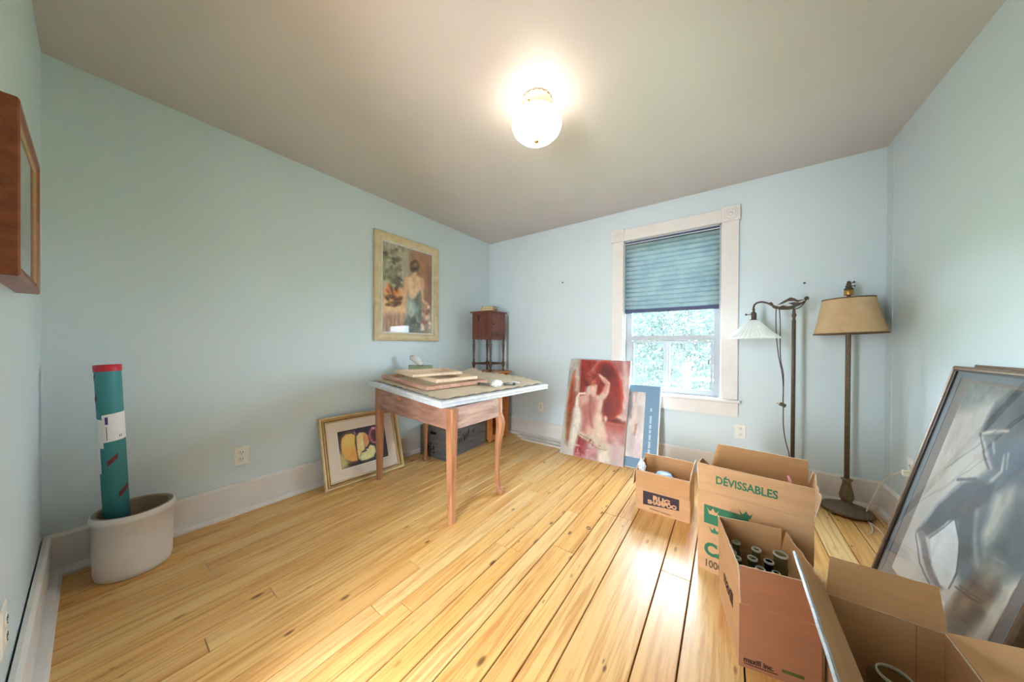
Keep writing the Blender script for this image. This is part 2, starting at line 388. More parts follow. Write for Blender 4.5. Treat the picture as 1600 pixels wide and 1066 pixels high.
d1 = struct(MB().box((DX0-.1, -L, 0), (DX0, -L+.018, DZ+.1)).box((DX1, -L, 0), (DX1+.1, -L+.018, DZ+.1)).box((DX0, -L, DZ), (DX1, -L+.018, DZ+.1)).build('added_door_1', 'trim'))
MB().box((DX0+.38, -L-.09, 0), (DX1, -L-.05, DZ)).build('added_sliding_door', 'trim', d1)
MB().box((DX0+.40, -L-.05, .92), (DX0+.43, -L-.045, 1.04)).build('added_door_pull', 'brass', d1)
struct(MB().box((DX0-.9, -L-2.4, -.06), (DX1+.9, -L-.142, 0)).build('added_hall_floor', 'floor'))  # short hall added behind it, far end open to the sky for fill
struct(MB().box((DX0-.9, -L-2.4, H), (DX1+.9, -L-.142, H+.1)).build('added_hall_ceiling', 'ceil'))
for nm, x in (('added_hall_wall_left', DX0-1.0), ('added_hall_wall_right', DX1+.9)): struct(MB().box((x, -L-2.4, -.06), (x+.1, -L-.142, H)).build(nm, 'wall'))
MB().box((W-.0025, -.1035, .195), (W+.01, -.1, H)).build('paint_seam', 'wall', bpy.data.objects['wall_right'])
# baseboards: board with rounded top + shoe
def baseboard(name, n, depth=.02):
    """n = length; local x along wall, y out of wall, z up"""
    mb = MB(); prof = [(0, 0), (.05, 0), (.05, .012), (.043, .026), (.03, .032), (depth, .034), (depth, .182), (depth*.5, .194), (0, .195)]
    k = len(prof); vs = [(0, -y, z) for y, z in prof]+[(n, -y, z) for y, z in prof]
    fs = [(i, (i+1) % k, (i+1) % k+k, i+k) for i in range(k)]+[tuple(range(k)), tuple(range(k, 2*k))]
    mb.add(vs, fs); return struct(mb.build(name, 'trim'))
o = baseboard('baseboard_back', W); o.location = (0, 0, 0)
o = baseboard('baseboard_left', L-.0); o.rotation_euler = (0, 0, PI/2); o.location = (0, -L, 0)
o = baseboard('baseboard_right', L-.0); o.rotation_euler = (0, 0, -PI/2); o.location = (W, 0, 0)
o = baseboard('baseboard_front', DX0-.12); o.rotation_euler = (0, 0, PI); o.location = (DX0-.12, -L+.005, 0)

# ------------------------------------------------------------------ window
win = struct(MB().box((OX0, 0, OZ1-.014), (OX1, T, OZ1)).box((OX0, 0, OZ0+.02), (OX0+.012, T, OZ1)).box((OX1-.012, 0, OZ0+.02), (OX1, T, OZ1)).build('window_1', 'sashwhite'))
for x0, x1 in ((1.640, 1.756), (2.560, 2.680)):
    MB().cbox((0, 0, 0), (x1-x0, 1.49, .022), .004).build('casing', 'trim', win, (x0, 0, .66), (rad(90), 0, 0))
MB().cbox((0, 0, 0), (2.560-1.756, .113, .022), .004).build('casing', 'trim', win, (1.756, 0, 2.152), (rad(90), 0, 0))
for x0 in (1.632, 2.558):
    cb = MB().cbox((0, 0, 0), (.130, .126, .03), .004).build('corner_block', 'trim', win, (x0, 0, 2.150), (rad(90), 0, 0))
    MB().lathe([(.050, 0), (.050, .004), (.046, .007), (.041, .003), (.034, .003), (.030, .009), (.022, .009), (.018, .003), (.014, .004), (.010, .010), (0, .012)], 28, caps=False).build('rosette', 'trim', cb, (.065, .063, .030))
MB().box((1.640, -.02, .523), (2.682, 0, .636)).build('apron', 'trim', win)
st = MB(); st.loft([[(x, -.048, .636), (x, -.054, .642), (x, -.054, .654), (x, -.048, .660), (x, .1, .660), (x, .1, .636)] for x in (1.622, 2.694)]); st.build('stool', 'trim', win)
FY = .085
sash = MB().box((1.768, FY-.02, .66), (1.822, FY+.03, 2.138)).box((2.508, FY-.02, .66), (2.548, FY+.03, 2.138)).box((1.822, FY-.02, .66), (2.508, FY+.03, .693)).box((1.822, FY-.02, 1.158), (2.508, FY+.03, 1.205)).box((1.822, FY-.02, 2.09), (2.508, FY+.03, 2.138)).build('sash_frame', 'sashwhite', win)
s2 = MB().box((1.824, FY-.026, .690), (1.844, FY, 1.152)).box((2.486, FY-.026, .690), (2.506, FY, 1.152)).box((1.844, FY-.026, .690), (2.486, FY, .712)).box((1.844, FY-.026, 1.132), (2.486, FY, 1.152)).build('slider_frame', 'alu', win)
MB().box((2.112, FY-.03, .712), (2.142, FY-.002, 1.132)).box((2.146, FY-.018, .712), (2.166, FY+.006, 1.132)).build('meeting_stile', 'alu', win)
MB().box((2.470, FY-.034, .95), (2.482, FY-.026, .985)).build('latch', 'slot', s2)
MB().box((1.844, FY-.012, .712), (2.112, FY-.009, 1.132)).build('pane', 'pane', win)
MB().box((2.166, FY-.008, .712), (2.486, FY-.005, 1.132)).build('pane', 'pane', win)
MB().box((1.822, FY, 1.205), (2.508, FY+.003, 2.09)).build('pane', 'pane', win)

# pleated shade
M['shade'] = transl('pleated_blue_fabric', rgb(124, 146, 156), rgb(150, 166, 168), .045, (1, 1, 1), 6)
M['navy'] = pmat('navy_rail', rgb(52, 62, 102), .5, var=.1); M['rail'] = pmat('rail_white', rgb(205, 208, 214), .4)
sh = thing('pleated_shade', 'blue grey pleated fabric shade drawn halfway down the window', 'window shade', (2.16, .03, 1.43))
mb = MB(); n = 15; z0, z1 = .035, .69; pts = []
for i in range(n):
    for q in range(5): pts.append((.010-.020*math.sin(PI*q/5)**.6, z0+(z1-z0)*(i+q/5)/n))
pts.append((.010, z1))
vs = []; fs = []
for x in (-.394, .394):
    vs += [(x, y, z) for y, z in pts]
k = len(pts); fs = [(i, i+1, i+1+k, i+k) for i in range(k-1)]
mb.add(vs, fs).build('pleated_fabric', 'shade', sh)
MB().cbox((-.398, -.016, 0), (.398, .016, .034), .004).build('bottom_rail', 'navy', sh)
MB().box((-.394, -.02, .69), (.394, .02, .722)).build('head_rail', 'navy', sh); MB().box((-.396, -.022, .686), (.396, -.018, .694)).build('rail_lip', 'rail', sh)
MB().lathe([(.008, 0), (.008, .012), (0, .014)], 10, axis='y').build('pull_tab', 'navy', sh, (0, -.014, .004))

# outlets
def outlet(loc, rz, label, kind='duplex', group='wall outlets'):
    t = thing('wall_outlet', label, 'outlet', loc, (0, 0, rz), group)
    MB().cbox((-.037, -.06, 0), (.037, .06, .007), .003).build('cover_plate', 'plate', t, None, (rad(90), 0, 0))
    if kind == 'duplex':
        for z in (-.022, .022):
            r = MB().lathe([(.017, 0), (.017, .003), (.015, .004)], 18, (0, -.006, z), axis='y').build('receptacle', 'plate', t)
            MB().box((-.0075, -.0112, z-.001), (-.0045, -.0098, z+.009)).box((.0045, -.0112, z-.001), (.0075, -.0098, z+.009)).box((-.002, -.0112, z-.011), (.002, -.0098, z-.007)).build('slots', 'slot', r)
    else:
        r = MB().box((-.017, -.010, -.034), (.017, -.006, .034)).build('receptacle', 'plate', t)
        MB().box((-.004, -.0108, -.02), (.004, -.0098, -.006)).box((-.004, -.0108, .006), (.004, -.0098, .02)).build('slots', 'slot', r)
    return t
outlet((.0, -2.54, .366), PI/2, 'white duplex outlet on the long blue wall between crock and apple picture')
outlet((.808, 0, .373), 0, 'white outlet plate left of the leaning red canvas', 'decora')
outlet((2.698, 0, .402), 0, 'white duplex outlet below the right end of the window sill')
oc = outlet((W, -.375, .40), -PI/2, 'white outlet near the corner partly behind the tall leaning frame')
outlet((1.10, -L, .374), PI, 'white outlet low on the near left wall below the red-brown framed print')
# nails
for x, z, lb in ((1.087, 1.816, 'small dark nail in the wall left of the window'), (3.071, 1.582, 'small dark nail in the wall above the bridge arm lamp')):
    tag(MB().lathe([(.0025, 0), (.0025, .018), (.007, .019), (.007, .022), (0, .023)], 10, axis='y').build('wall_nail', 'slot', None, (x, 0, z)), lb, 'nail')

# ------------------------------------------------------------------ ceiling light
M['globe'] = bpy.data.materials.new('lit_milk_glass'); M['globe'].use_nodes = True
_nt = M['globe'].node_tree; _nt.nodes.clear(); _o = _nt.nodes.new('ShaderNodeOutputMaterial'); _e = _nt.nodes.new('ShaderNodeEmission')
_e.inputs[0].default_value = (1, .87, .70, 1); _e.inputs[1].default_value = LAMP; lk(_nt, _e.outputs[0], _o.inputs[0])
M['lampbase'] = pmat('cream_lamp_base', rgb(236, 214, 186), .4)
cl = thing('ceiling_light', 'lit white glass schoolhouse globe ceiling light', 'ceiling light', (1.743, -1.690, H))
MB().lathe([(.06, 0), (.078, -.004), (.082, -.010), (.076, -.016), (.068, -.020), (.064, -.032), (.062, -.046), (.074, -.058), (.084, -.070), (.082, -.072), (.068, -.060)], 72, scallop=lambda t, z: 1+(.045*math.cos(18*t) if -.017 < z < -.003 else 0)).build('canopy', 'lampbase', cl)
gp = [(.060, -.056), (.064, -.064), (.088, -.074), (.116, -.094), (.132, -.119), (.136, -.144), (.126, -.171), (.100, -.197), (.058, -.216), (.015, -.222)]
MB().lathe(gp+[(0, -.223)], 40, caps=False).build('glass_globe', 'globe', cl)
MB().lathe([(0, -.222), (.011, -.225), (.013, -.230), (.006, -.235), (0, -.240)], 14).build('finial', 'brass', cl)
for k in range(3):
    t = 2*PI*k/3+.4
    MB().tube([(.058*math.cos(t), .058*math.sin(t), -.042), (.074*math.cos(t), .074*math.sin(t), -.042)], .004).build('thumb_screw', 'brass', cl)
#PART2
# ================================================================== FURNITURE
# ------------------------------------------------------------------ table
M['tablewood'] = wood('brown_varnished_wood', rgb(148, 94, 62), rgb(198, 142, 102), (30, 30, 3), .4)
M['apronx'] = wood('apron_veneer_long', rgb(132, 90, 76), rgb(184, 138, 116), (4, 30, 26), .35)
M['aprony'] = wood('apron_veneer_lit', rgb(158, 126, 116), rgb(214, 184, 168), (30, 4, 26), .28)  # paler copy of the apron veneer, light on it put into the colour
def ztop(x, y): return .715-.045*(x-1.222)+.008*(y+1.819)      # underside of the picture lying on the table
LG = {'near': (1.222, -1.819), 'left': (.295, -1.743), 'right': (1.228, -1.36), 'rear': (.278, -1.267)}
tb = thing('vanity_table', 'brown wooden table with two square and two cabriole legs under a face-down frame', 'table', (0, 0, 0))
def sq_leg(x, y):
    zt = ztop(x, y)-.002; mb = MB()
    rings = []
    for z, h in ((0, .017), (.05, .019), (.56, .027), (zt, .027)):
        c = .005; rings.append([(x-h+c, y-h, z), (x+h-c, y-h, z), (x+h, y-h+c, z), (x+h, y+h-c, z), (x+h-c, y+h, z), (x-h+c, y+h, z), (x-h, y+h-c, z), (x-h, y-h+c, z)])
    mb.loft(rings); return mb.build('leg', 'tablewood', tb)
def cab_leg(x, y, sx, sy):
    zt = ztop(x, y)-.002; mb = MB(); rings = []
    for z, off, h in ((0, .016, .020), (.012, .020, .027), (.03, .018, .026), (.05, .004, .015), (.12, -.006, .013), (.25, -.008, .016), (.38, .000, .021), (.47, .013, .026), (.53, .018, .029), (.575, .010, .027), (.60, .002, .024), (zt, 0, .024)):
        cx, cy = x+sx*off, y+sy*off; c = h*.35
        rings.append([(cx-h+c, cy-h, z), (cx+h-c, cy-h, z), (cx+h, cy-h+c, z), (cx+h, cy+h-c, z), (cx+h-c, cy+h, z), (cx-h+c, cy+h, z), (cx-h, cy+h-c, z), (cx-h, cy-h+c, z)])
    mb.loft(rings, smooth=True); return mb.build('leg', 'tablewood', tb)
sq_leg(*LG['near']); sq_leg(*LG['left']); cab_leg(*LG['right'], .7, .7); cab_leg(*LG['rear'], -.7, .7)
def apron(a, b, mat, zb=.583, side=0):
    ax, ay = LG[a]; bx, by = LG[b]; d = Vector((bx-ax, by-ay, 0)).normalized(); nrm = Vector((-d.y, d.x, 0)); t = .011
    P = [Vector((ax, ay, 0))+d*.02, Vector((bx, by, 0))-d*.02]; mb = MB(); vs = []
    for p in P:
        for s in (-1, 1):
            q = p+nrm*t*s+nrm*side; vs += [(q.x, q.y, zb), (q.x, q.y, ztop(q.x, q.y)-.002)]
    mb.add(vs, [(0, 1, 3, 2), (4, 6, 7, 5), (0, 4, 5, 1), (2, 3, 7, 6), (1, 5, 7, 3), (0, 2, 6, 4)])
    return mb.build('apron', mat, tb)
ap = apron('left', 'near', 'apronx', side=-.012); apron('near', 'right', 'aprony', side=-.010); apron('right', 'rear', 'apronx'); apron('rear', 'left', 'aprony')
M['chip'] = pmat('bare_wood_chip', rgb(206, 132, 84), .6)
MB().box((.62, -1.7985, .698), (.66, -1.7955, .712)).build('wood_chip', 'chip', tb)
# ------------------------------------------------------------------ face-down picture on table
M['whitewood'] = pmat('chipped_white_frame', rgb(212, 214, 216), .5, var=.10, scale=25, bmp=.4)
M['paperb'] = pmat('brown_backing_paper', rgb(222, 204, 178), .85, var=.1, scale=8, bmp=.3)
TILT = (rad(.46), rad(2.58), 0)
def on_table(x, y, dz=0): return (x, y, ztop(x, y)+dz)
def tbl_empty(name, label, cat, x, y, dz, rz, group=None, tilt=(0, 0)):
    o = thing(name, label, cat, on_table(x, y, dz), (0, 0, 0), group)
    n = Matrix.Rotation(rad(.46)+tilt[0], 4, 'X') @ Matrix.Rotation(rad(2.58)+tilt[1], 4, 'Y') @ Matrix.Rotation(rz, 4, 'Z')
    o.rotation_euler = n.to_euler(); return o
fd = tbl_empty('face_down_picture', 'large white framed picture lying face down on the brown table', 'picture', .735, -1.255, 0, rad(-6.0))
FW, FD_ = 1.03, 1.14
mb = MB(); prof = [(.0, .0), (.0, .006), (.006, .010), (.004, .018), (.0, .026), (.006, .036), (.022, .040), (.07, .036), (.07, .0)]
kk = len(prof); vs = []; fs = []
cor = [(-1, -1), (1, -1), (1, 1), (-1, 1)]
for sx, sy in cor:
    for i, z in prof: vs.append((sx*(FW/2-i), sy*(FD_/2-i), z))
for c in range(4):
    for j in range(kk): fs.append((c*kk+j, c*kk+(j+1) % kk, ((c+1) % 4)*kk+(j+1) % kk, ((c+1) % 4)*kk+j))
mb.add(vs, fs).build('frame', 'whitewood', fd)
nx = ny = 40; vs = []; fs = []; random.seed(11)
for j in range(ny+1):
    for i in range(nx+1):
        u, v = i/nx, j/ny; e = min(u, 1-u, v, 1-v); z = .041
        if e < .03: z += (.03-e)/.03*(.004+.010*abs(math.sin(i*.9)*math.cos(j*.7)))
        if v > .7 : z += .020*((v-.7)/.3)**2*max(0, math.sin(PI*min(1, max(0, (1-u)*1.1))))
        z += .035*math.exp(-((u-.02)**2+(v-.98)**2)/.012)
        jit = (.004*math.sin(i*2.3+1) if e == 0 else 0)
        vs.append(((u-.5)*(FW-.05)+jit*1.6, (v-.5)*(FD_-.05)+jit*1.6, z))
for j in range(ny):
    for i in range(nx): a = j*(nx+1)+i; fs.append((a, a+1, a+nx+2, a+nx+1))
MB().add(vs, fs, 0, True).build('backing_paper', 'paperb', fd)
# ------------------------------------------------------------------ stretcher frames
M['pinebar'] = wood('pale_pine_bar', rgb(232, 196, 158), rgb(250, 228, 200), (3, 30, 30), .6)
M['redbar'] = wood('reddish_bar', rgb(186, 136, 112), rgb(222, 178, 152), (3, 30, 30), .6)
def stretcher(label, x, y, dz, rz, a, b, bw, bt, mat, tilt=(0, 0)):
    """near corner at origin; arm a toward -x, arm b toward +y"""
    o = tbl_empty('stretcher_frame', label, 'wooden frame', x, y, dz, rz, 'stretcher frames on the table', tilt)
    for A, B in (((-a, 0, 0), (0, bw, bt)), ((-a, b-bw, 0), (0, b, bt)), ((-bw, bw, 0), (0, b-bw, bt)), ((-a, bw, 0), (-a+bw, b-bw, bt))):
        MB().cbox(A, B, .002).build('bar', mat, o)
    return o
stretcher('reddish brown wooden stretcher frame at the bottom of the pile on the table', .874, -1.735, .049, rad(-7), .72, .58, .045, .026, 'redbar')
stretcher('pale pine stretcher frame in the middle of the pile on the table', .80, -1.585, .0765, rad(-6), .49, .42, .042, .025, 'pinebar', (rad(-.3), rad(.3)))
stretcher('small pale pine stretcher frame on top of the pile', .60, -1.65, .1035, rad(-8), .31, .48, .04, .022, 'pinebar', (rad(-.5), rad(.5)))
# tissue box
M['tissuebox'] = pmat('sage_green_card', rgb(164, 176, 148), .7, var=.15, scale=40)
t = tbl_empty('tissue_box', 'sage green tissue box with a white tissue on the table', 'tissue box', .20, -1.27, .073, rad(-37))
MB().cbox((-.055, -.11, 0), (.055, .11, .066), .002).build('carton', 'tissuebox', t)
MB().lathe([(.03, 0), (.03, .0015), (.0, .0015)], 20, (0, 0, .066)).build('opening_shade', 'dark', t)  # dark disc on the solid carton paints the shade of an opening
mb = MB(); rr = []
for z, w_, off in ((.064, .014, 0), (.085, .026, -.010), (.105, .038, -.03), (.128, .046, -.052), (.145, .034, -.066), (.154, .012, -.075)):
    rr.append([(w_*math.cos(a)*(1+.25*math.sin(3*a+z*40))*.4+off*.2, w_*math.sin(a)*(1+.2*math.cos(4*a))+off, z+.012*math.sin(2*a)) for a in np.linspace(0, 2*PI, 15)[:-1]])
mb.loft(rr, smooth=True).build('tissue', 'paper', t)
# paper wad + tubes
M['greytube'] = pmat('grey_metal_tube', rgb(120, 122, 116), .45, .3)
t = tbl_empty('crumpled_tissue', 'crumpled white tissue near the window end of the table', 'tissue', 1.085, -1.20, .043, .3)
bm = bmesh.new(); bmesh.ops.create_icosphere(bm, subdivisions=3, radius=1); random.seed(3)
from mathutils import noise as mnoise
for v in bm.verts:
    n_ = mnoise.noise(v.co*2.2)+.5*mnoise.noise(v.co*5); v.co *= 1+.28*n_; v.co.x *= .042; v.co.y *= .05; v.co.z = max(v.co.z*.030+.024, 0)
me = bpy.data.meshes.new('crumpled_paper'); bm.to_mesh(me); bm.free(); me.materials.append(M['paper'])
o = bpy.data.objects.new('crumpled_paper', me); C.objects.link(o); o.parent = t
def roll(label, x, y, rz, ln, r):
    t = tbl_empty('metal_tube', label, 'tube', x, y, .043+r, rz, 'metal tubes on the table')
    MB().lathe([(r*.9, -ln/2), (r, -ln/2+.004), (r, ln/2-.02)], 16, axis='x').build('barrel', 'greytube', t)
    MB().lathe([(r, ln/2-.02), (r*1.08, ln/2-.018), (r*1.08, ln/2), (r*.8, ln/2+.001)], 16, axis='x').build('cap', 'slot', t)
roll('grey tube left of the crumpled tissue on the table', .985, -1.245, rad(200), .10, .011)
roll('grey tube right of the crumpled tissue on the table', 1.12, -1.075, rad(55), .10, .011)
t = tbl_empty('paper_scrap', 'torn white paper scrap at the window end of the table', 'paper', 1.10, -.97, .043, .5)
vs = [(math.cos(a)*.04*(1+.3*math.sin(3*a)), math.sin(a)*.025, .003+.012*abs(math.sin(a*1.5))) for a in np.linspace(0, 2*PI, 13)[:-1]]+[(0, 0, .02)]
MB().add(vs, [(i, (i+1) % 12, 12) for i in range(12)]).build('torn_paper', 'paper', t)

# ------------------------------------------------------------------ crate
M['crate'] = wood('blackened_crate_wood', rgb(84, 82, 80), rgb(122, 118, 112), (3, 3, 30), .75)
M['crateink'] = pmat('black_stencil', rgb(30, 24, 22), .8); M['cratein'] = wood('crate_inside_wood', rgb(130, 112, 60), rgb(160, 140, 84), (3, 3, 30), .8)
cr = thing('wooden_crate', 'blackened wooden bottle crate with worn script lettering under the table', 'crate', (.447, -1.165, 0), (0, 0, rad(4.5)))
CW, CD, CH, ct = .345, .64, .30, .014      # local x -CW..0, y 0..CD
pe = MB()
for A, B in (((-CW, 0, 0), (-CW/2-.045, ct, CH)), ((-CW/2+.045, 0, 0), (0, ct, CH)), ((-CW/2-.045, 0, 0), (-CW/2+.045, ct, CH-.075)), ((-CW/2-.045, 0, CH-.045), (-CW/2+.045, ct, CH))): pe.box(A, B)
e1 = pe.build('end_panel', 'crate', cr); MB().box((-CW/2-.05, ct, CH-.085), (-CW/2+.05, ct+.004, CH-.03)).build('hand_hole_shade', 'dark', cr); MB().box((-CW, CD-ct, 0), (0, CD, CH)).build('end_panel', 'crate', cr)  # dark panel behind the hand hole stands in for its shade
for x0 in (-ct, -CW):
    for z0, z1 in ((.0, .149), (.151, CH)): sp = MB().box((x0, ct, z0), (x0+ct, CD-ct, z1)).build('side_slat', 'crate', cr)
    MB().box((x0+(-.003 if x0 == -ct else ct), ct, .02), (x0+(0 if x0 == -ct else ct+.003), CD-ct, CH-.01)).build('side_lining', 'cratein', cr)
MB().box((-CW+ct, ct, .004), (-ct, CD-ct, .014)).build('bottom_board', 'crate', cr)
ink = MB()
for k, (x, z, w_, h_) in enumerate([(-.20, .125, .012, .07), (-.235, .105, .018, .05), (-.165, .10, .018, .045), (-.20, .07, .014, .055), (-.235, .07, .012, .03), (-.16, .055, .02, .025), (-.215, .10, .04, .010), (-.19, .085, .035, .010), (-.20, .018, .012, .02)]):
    ink.poly([(x-w_/2, z-h_/2), (x+w_/2*.8, z-h_/2*.8), (x+w_/2, z+h_/2*.7), (x-w_/2*.6, z+h_/2)], -.0012, .0)
ink.build('stencil_mark', 'crateink', e1)
# script lettering as strokes on the long side (local +x face)
def script(pts, r=.004): return [(.0015, y, z) for y, z in pts]
st = MB()
strokes = [[(.05, .10), (.07, .07), (.10, .09), (.12, .15), (.16, .235), (.20, .24), (.19, .205), (.155, .20)], [(.13, .10), (.15, .17), (.15, .10), (.165, .17), (.19, .165), (.185, .11), (.21, .17), (.22, .12), (.25, .20)], [(.25, .11), (.265, .19), (.27, .12), (.295, .20), (.30, .12)], [(.30, .12), (.34, .245), (.33, .14), (.36, .15)], [(.40, .17), (.415, .21), (.425, .21), (.42, .165)], [(.44, .185), (.45, .185)], [(.07, .075), (.16, .09), (.26, .105), (.36, .115)]]
for s_ in strokes:
    d = []
    for a, b in zip(s_, s_[1:]): d += [(a[0]+(b[0]-a[0])*q/3, a[1]+(b[1]-a[1])*q/3) for q in range(3)]
    d.append(s_[-1]); vs = []; fs = []
    for i, (y, z) in enumerate(d):
        w_ = .0055*(.6+.5*math.sin(i*1.1)**2); vs += [(.0012, y-w_, z-w_*.3), (.0012, y+w_, z+w_*.3)]
    fs = [(2*i, 2*i+1, 2*i+3, 2*i+2) for i in range(len(d)-1)]; st.add(vs, fs)
st.build('script_lettering', 'crateink', cr)

# ------------------------------------------------------------------ corner bookshelf + smoking stand + books
M['orange'] = wood('orange_varnished_pine', rgb(176, 100, 46), rgb(214, 140, 78), (30, 30, 3), .35)
bs = thing('small_bookshelf', 'small orange varnished wooden shelf in the corner behind the table', 'shelf', (0, 0, 0))
X0, X1, Y0, Y1, SH = .15, .455, -.50, -.18, .775
for y in (Y0, Y1-.02): MB().poly([(X0, 0), (X0, SH), (X1, SH), (X1, .02), (X1-.03, 0), (X1-.07, .03), (X0+.06, .03), (X0+.03, 0)], y, y+.02).build('side_panel', 'orange', bs)
MB().cbox((X0-.02, Y0-.03, SH), (X1+.03, Y1+.03, SH+.02), .004).build('top', 'orange', bs)
for z in (.06, .30, .53): MB().box((X0+.012, Y0+.02, z), (X1-.006, Y1-.02, z+.016)).build('shelf_board', 'orange', bs)
MB().box((X0, Y0+.02, .03), (X0+.01, Y1-.02, SH)).build('back_panel', 'orange', bs)
MB().box((X1-.02, Y0+.02, .02), (X1-.008, Y1-.02, .06)).build('kick_rail', 'orange', bs)
M['mahog'] = wood('dark_mahogany', rgb(92, 46, 34), rgb(132, 76, 58), (26, 26, 3), .32)
M['mahogdark'] = wood('dark_turned_wood', rgb(66, 36, 28), rgb(98, 58, 44), (26, 26, 3), .35)
ZB = SH+.02
sx0, sx1, sy0, sy1 = .135, .425, -.485, -.205
sm = thing('smoking_stand', 'dark mahogany smoking cabinet on turned legs standing on the corner shelf', 'cabinet', (0, 0, ZB))
legp = [(.010, 0), (.014, .006), (.016, .02), (.010, .035), (.013, .05), (.017, .06), (.020, .075), (.020, .105), (.015, .11), (.011, .12), (.014, .135), (.010, .15), (.012, .22), (.016, .29), (.018, .32), (.012, .335), (.017, .35), (.012, .365), (.018, .378), (.018, .40)]
for x in (sx0+.018, sx1-.018):
    for y in (sy0+.018, sy1-.018): MB().lathe(legp, 16, (x, y, 0)).build('leg', 'mahogdark', sm)
for A, B in (((sx0+.03, sy0+.012, .082), (sx1-.03, sy0+.024, .098)), ((sx0+.03, sy1-.024, .082), (sx1-.03, sy1-.012, .098)), ((sx0+.012, sy0+.03, .082), (sx0+.024, sy1-.03, .098)), ((sx1-.024, sy0+.03, .082), (sx1-.012, sy1-.03, .098))):
    MB().box(A, B).build('stretcher', 'mahogdark', sm)
bz0, bz1 = .40, .685
body = MB().box((sx0+.004, sy0+.004, bz0), (sx1-.004, sy1-.004, bz1)).build('cabinet_body', 'mahog', sm)
def scal(a, b, n=4):
    pts = [(a, .03), (b, .03)]; 
    for i in range(n*6+1): x = b+(a-b)*i/(n*6); pts.append((x, -.004+.010*abs(math.sin(PI*i/6))))
    return pts
MB().poly([(x, bz0-.03+z+.0) for x, z in scal(sx0+.03, sx1-.03)], sy0+.006, sy0+.016).build('scalloped_skirt', 'mahog', sm)
o = MB().poly([(x, z) for x, z in scal(sy0+.03, sy1-.03)], 0, .01).build('scalloped_skirt', 'mahog', sm, (sx1-.006, 0, bz0-.03), (0, 0, PI/2))
MB().cbox((sx0-.016, sy0-.016, bz1), (sx1+.016, sy1+.016, bz1+.018), .006).build('top', 'mahog', sm)
dr = MB().box((sx1-.004, sy0+.022, bz0+.055), (sx1+.002, sy1-.03, bz1-.012)).build('door', 'mahog', sm)
MB().lathe([(.005, 0), (.005, .008), (.010, .012), (.010, .018), (0, .021)], 12, axis='x', c=(sx1+.002, sy0+.04, bz0+.15)).build('knob', 'mahogdark', dr)
cv = MB().box((sx1-.004, sy0+.022, bz0+.004), (sx1+.002, sy1-.022, bz0+.048)).build('carved_rail', 'mahogdark', sm)
mb = MB()
for i in range(4):
    y = sy0+.06+i*.045; mb.tube([(sx1+.003, y+.02*math.cos(a)*1.1, bz0+.026+.014*math.sin(a)) for a in np.linspace(0, 5.2, 12)], .004, 6)
mb.build('carved_scroll', 'mahog', cv)
hk = MB().tube([(.235+.026*math.cos(a), sy0+.0, bz1-.035-.03*abs(math.sin(a/1.0))) for a in np.linspace(0, PI, 10)], .004, 6).tube([(.235, sy0, bz1-.03), (.240, sy0-.003, bz1-.075), (.235, sy0-.003, bz1-.10)], [.007, .008, .004], 8).build('drop_ornament', 'mahogdark', sm)
M['bookcloth'] = pmat('olive_book_cloth', rgb(130, 124, 92), .8, var=.15, scale=30); M['bookcloth2'] = pmat('grey_green_book_cloth', rgb(122, 126, 104), .8, var=.15, scale=30); M['pages'] = pmat('aged_pages', rgb(216, 192, 146), .9, var=.1, scale=80, stretch=(1, 1, 20))
def book(label, x, y, z, rz, w_, d_, h_, mat):
    t = thing('book', label, 'book', (x, y, z), (0, 0, rz), 'books on the smoking stand')
    MB().box((-w_/2, -d_/2, 0), (w_/2, d_/2, .003)).box((-w_/2, -d_/2, h_-.003), (w_/2, d_/2, h_)).box((-w_/2, -d_/2, .003), (-w_/2+.004, d_/2, h_-.003)).build('cover', mat, t)
    MB().box((-w_/2+.004, -d_/2+.005, .003), (w_/2-.006, d_/2-.005, h_-.003)).build('pages', 'pages', t)
zt_ = ZB+bz1+.018
book('grey green clothbound book lying at the bottom of the two on the cabinet', .285, -.35, zt_, rad(28), .15, .20, .032, 'bookcloth2')
book('olive clothbound book lying on top of the other on the cabinet', .292, -.335, zt_+.032, rad(20), .14, .19, .028, 'bookcloth')

# ------------------------------------------------------------------ crock + mailing tube
M['stoneware'] = pmat('salt_glazed_stoneware', rgb(228, 221, 215), .35, var=.07, scale=7, bmp=.05); M['crockin'] = pmat('brown_crock_glaze', rgb(150, 126, 104), .3, var=.15, scale=8)
ck = thing('stoneware_crock', 'round off-white stoneware crock on the floor in the left corner', 'crock', (.22, -2.99, 0))
MB().lathe([(.0, 0), (.112, 0), (.120, .006), (.125, .03), (.127, .15), (.127, .262), (.134, .268), (.136, .282), (.134, .294), (.128, .300)], 56, caps=False).build('body', 'stoneware', ck)
MB().lathe([(.128, .300), (.116, .300), (.112, .292), (.111, .03), (.09, .02), (0, .02)], 56, caps=False).build('glazed_inside', 'crockin', ck)
M['teal'] = pmat('teal_card_tube', rgb(64, 142, 146), .6, var=.10, scale=4, stretch=(1, 1, .6)); M['redcap'] = pmat('red_plastic_cap', rgb(206, 44, 62), .4, var=.04); M['maroon'] = pmat('maroon_print', rgb(112, 46, 58), .6); M['purple'] = pmat('purple_print', rgb(74, 62, 140), .6)
tx0, ty0, tz0 = .213, -3.034, .0225
tx1, ty1, tz1 = .190, -3.070, 1.000
mt = thing('mailing_tube', 'teal cardboard mailing tube with red cap standing in the crock', 'tube', (tx0, ty0, tz0))
dv = Vector((tx1-tx0, ty1-ty0, tz1-tz0)); mt.rotation_euler = dv.to_track_quat('Z', 'Y').to_euler(); TL = dv.length; tr = .0405
MB().lathe([(.0, .001), (tr, .001), (tr, TL)], 36, caps=False).build('tube_body', 'teal', mt)
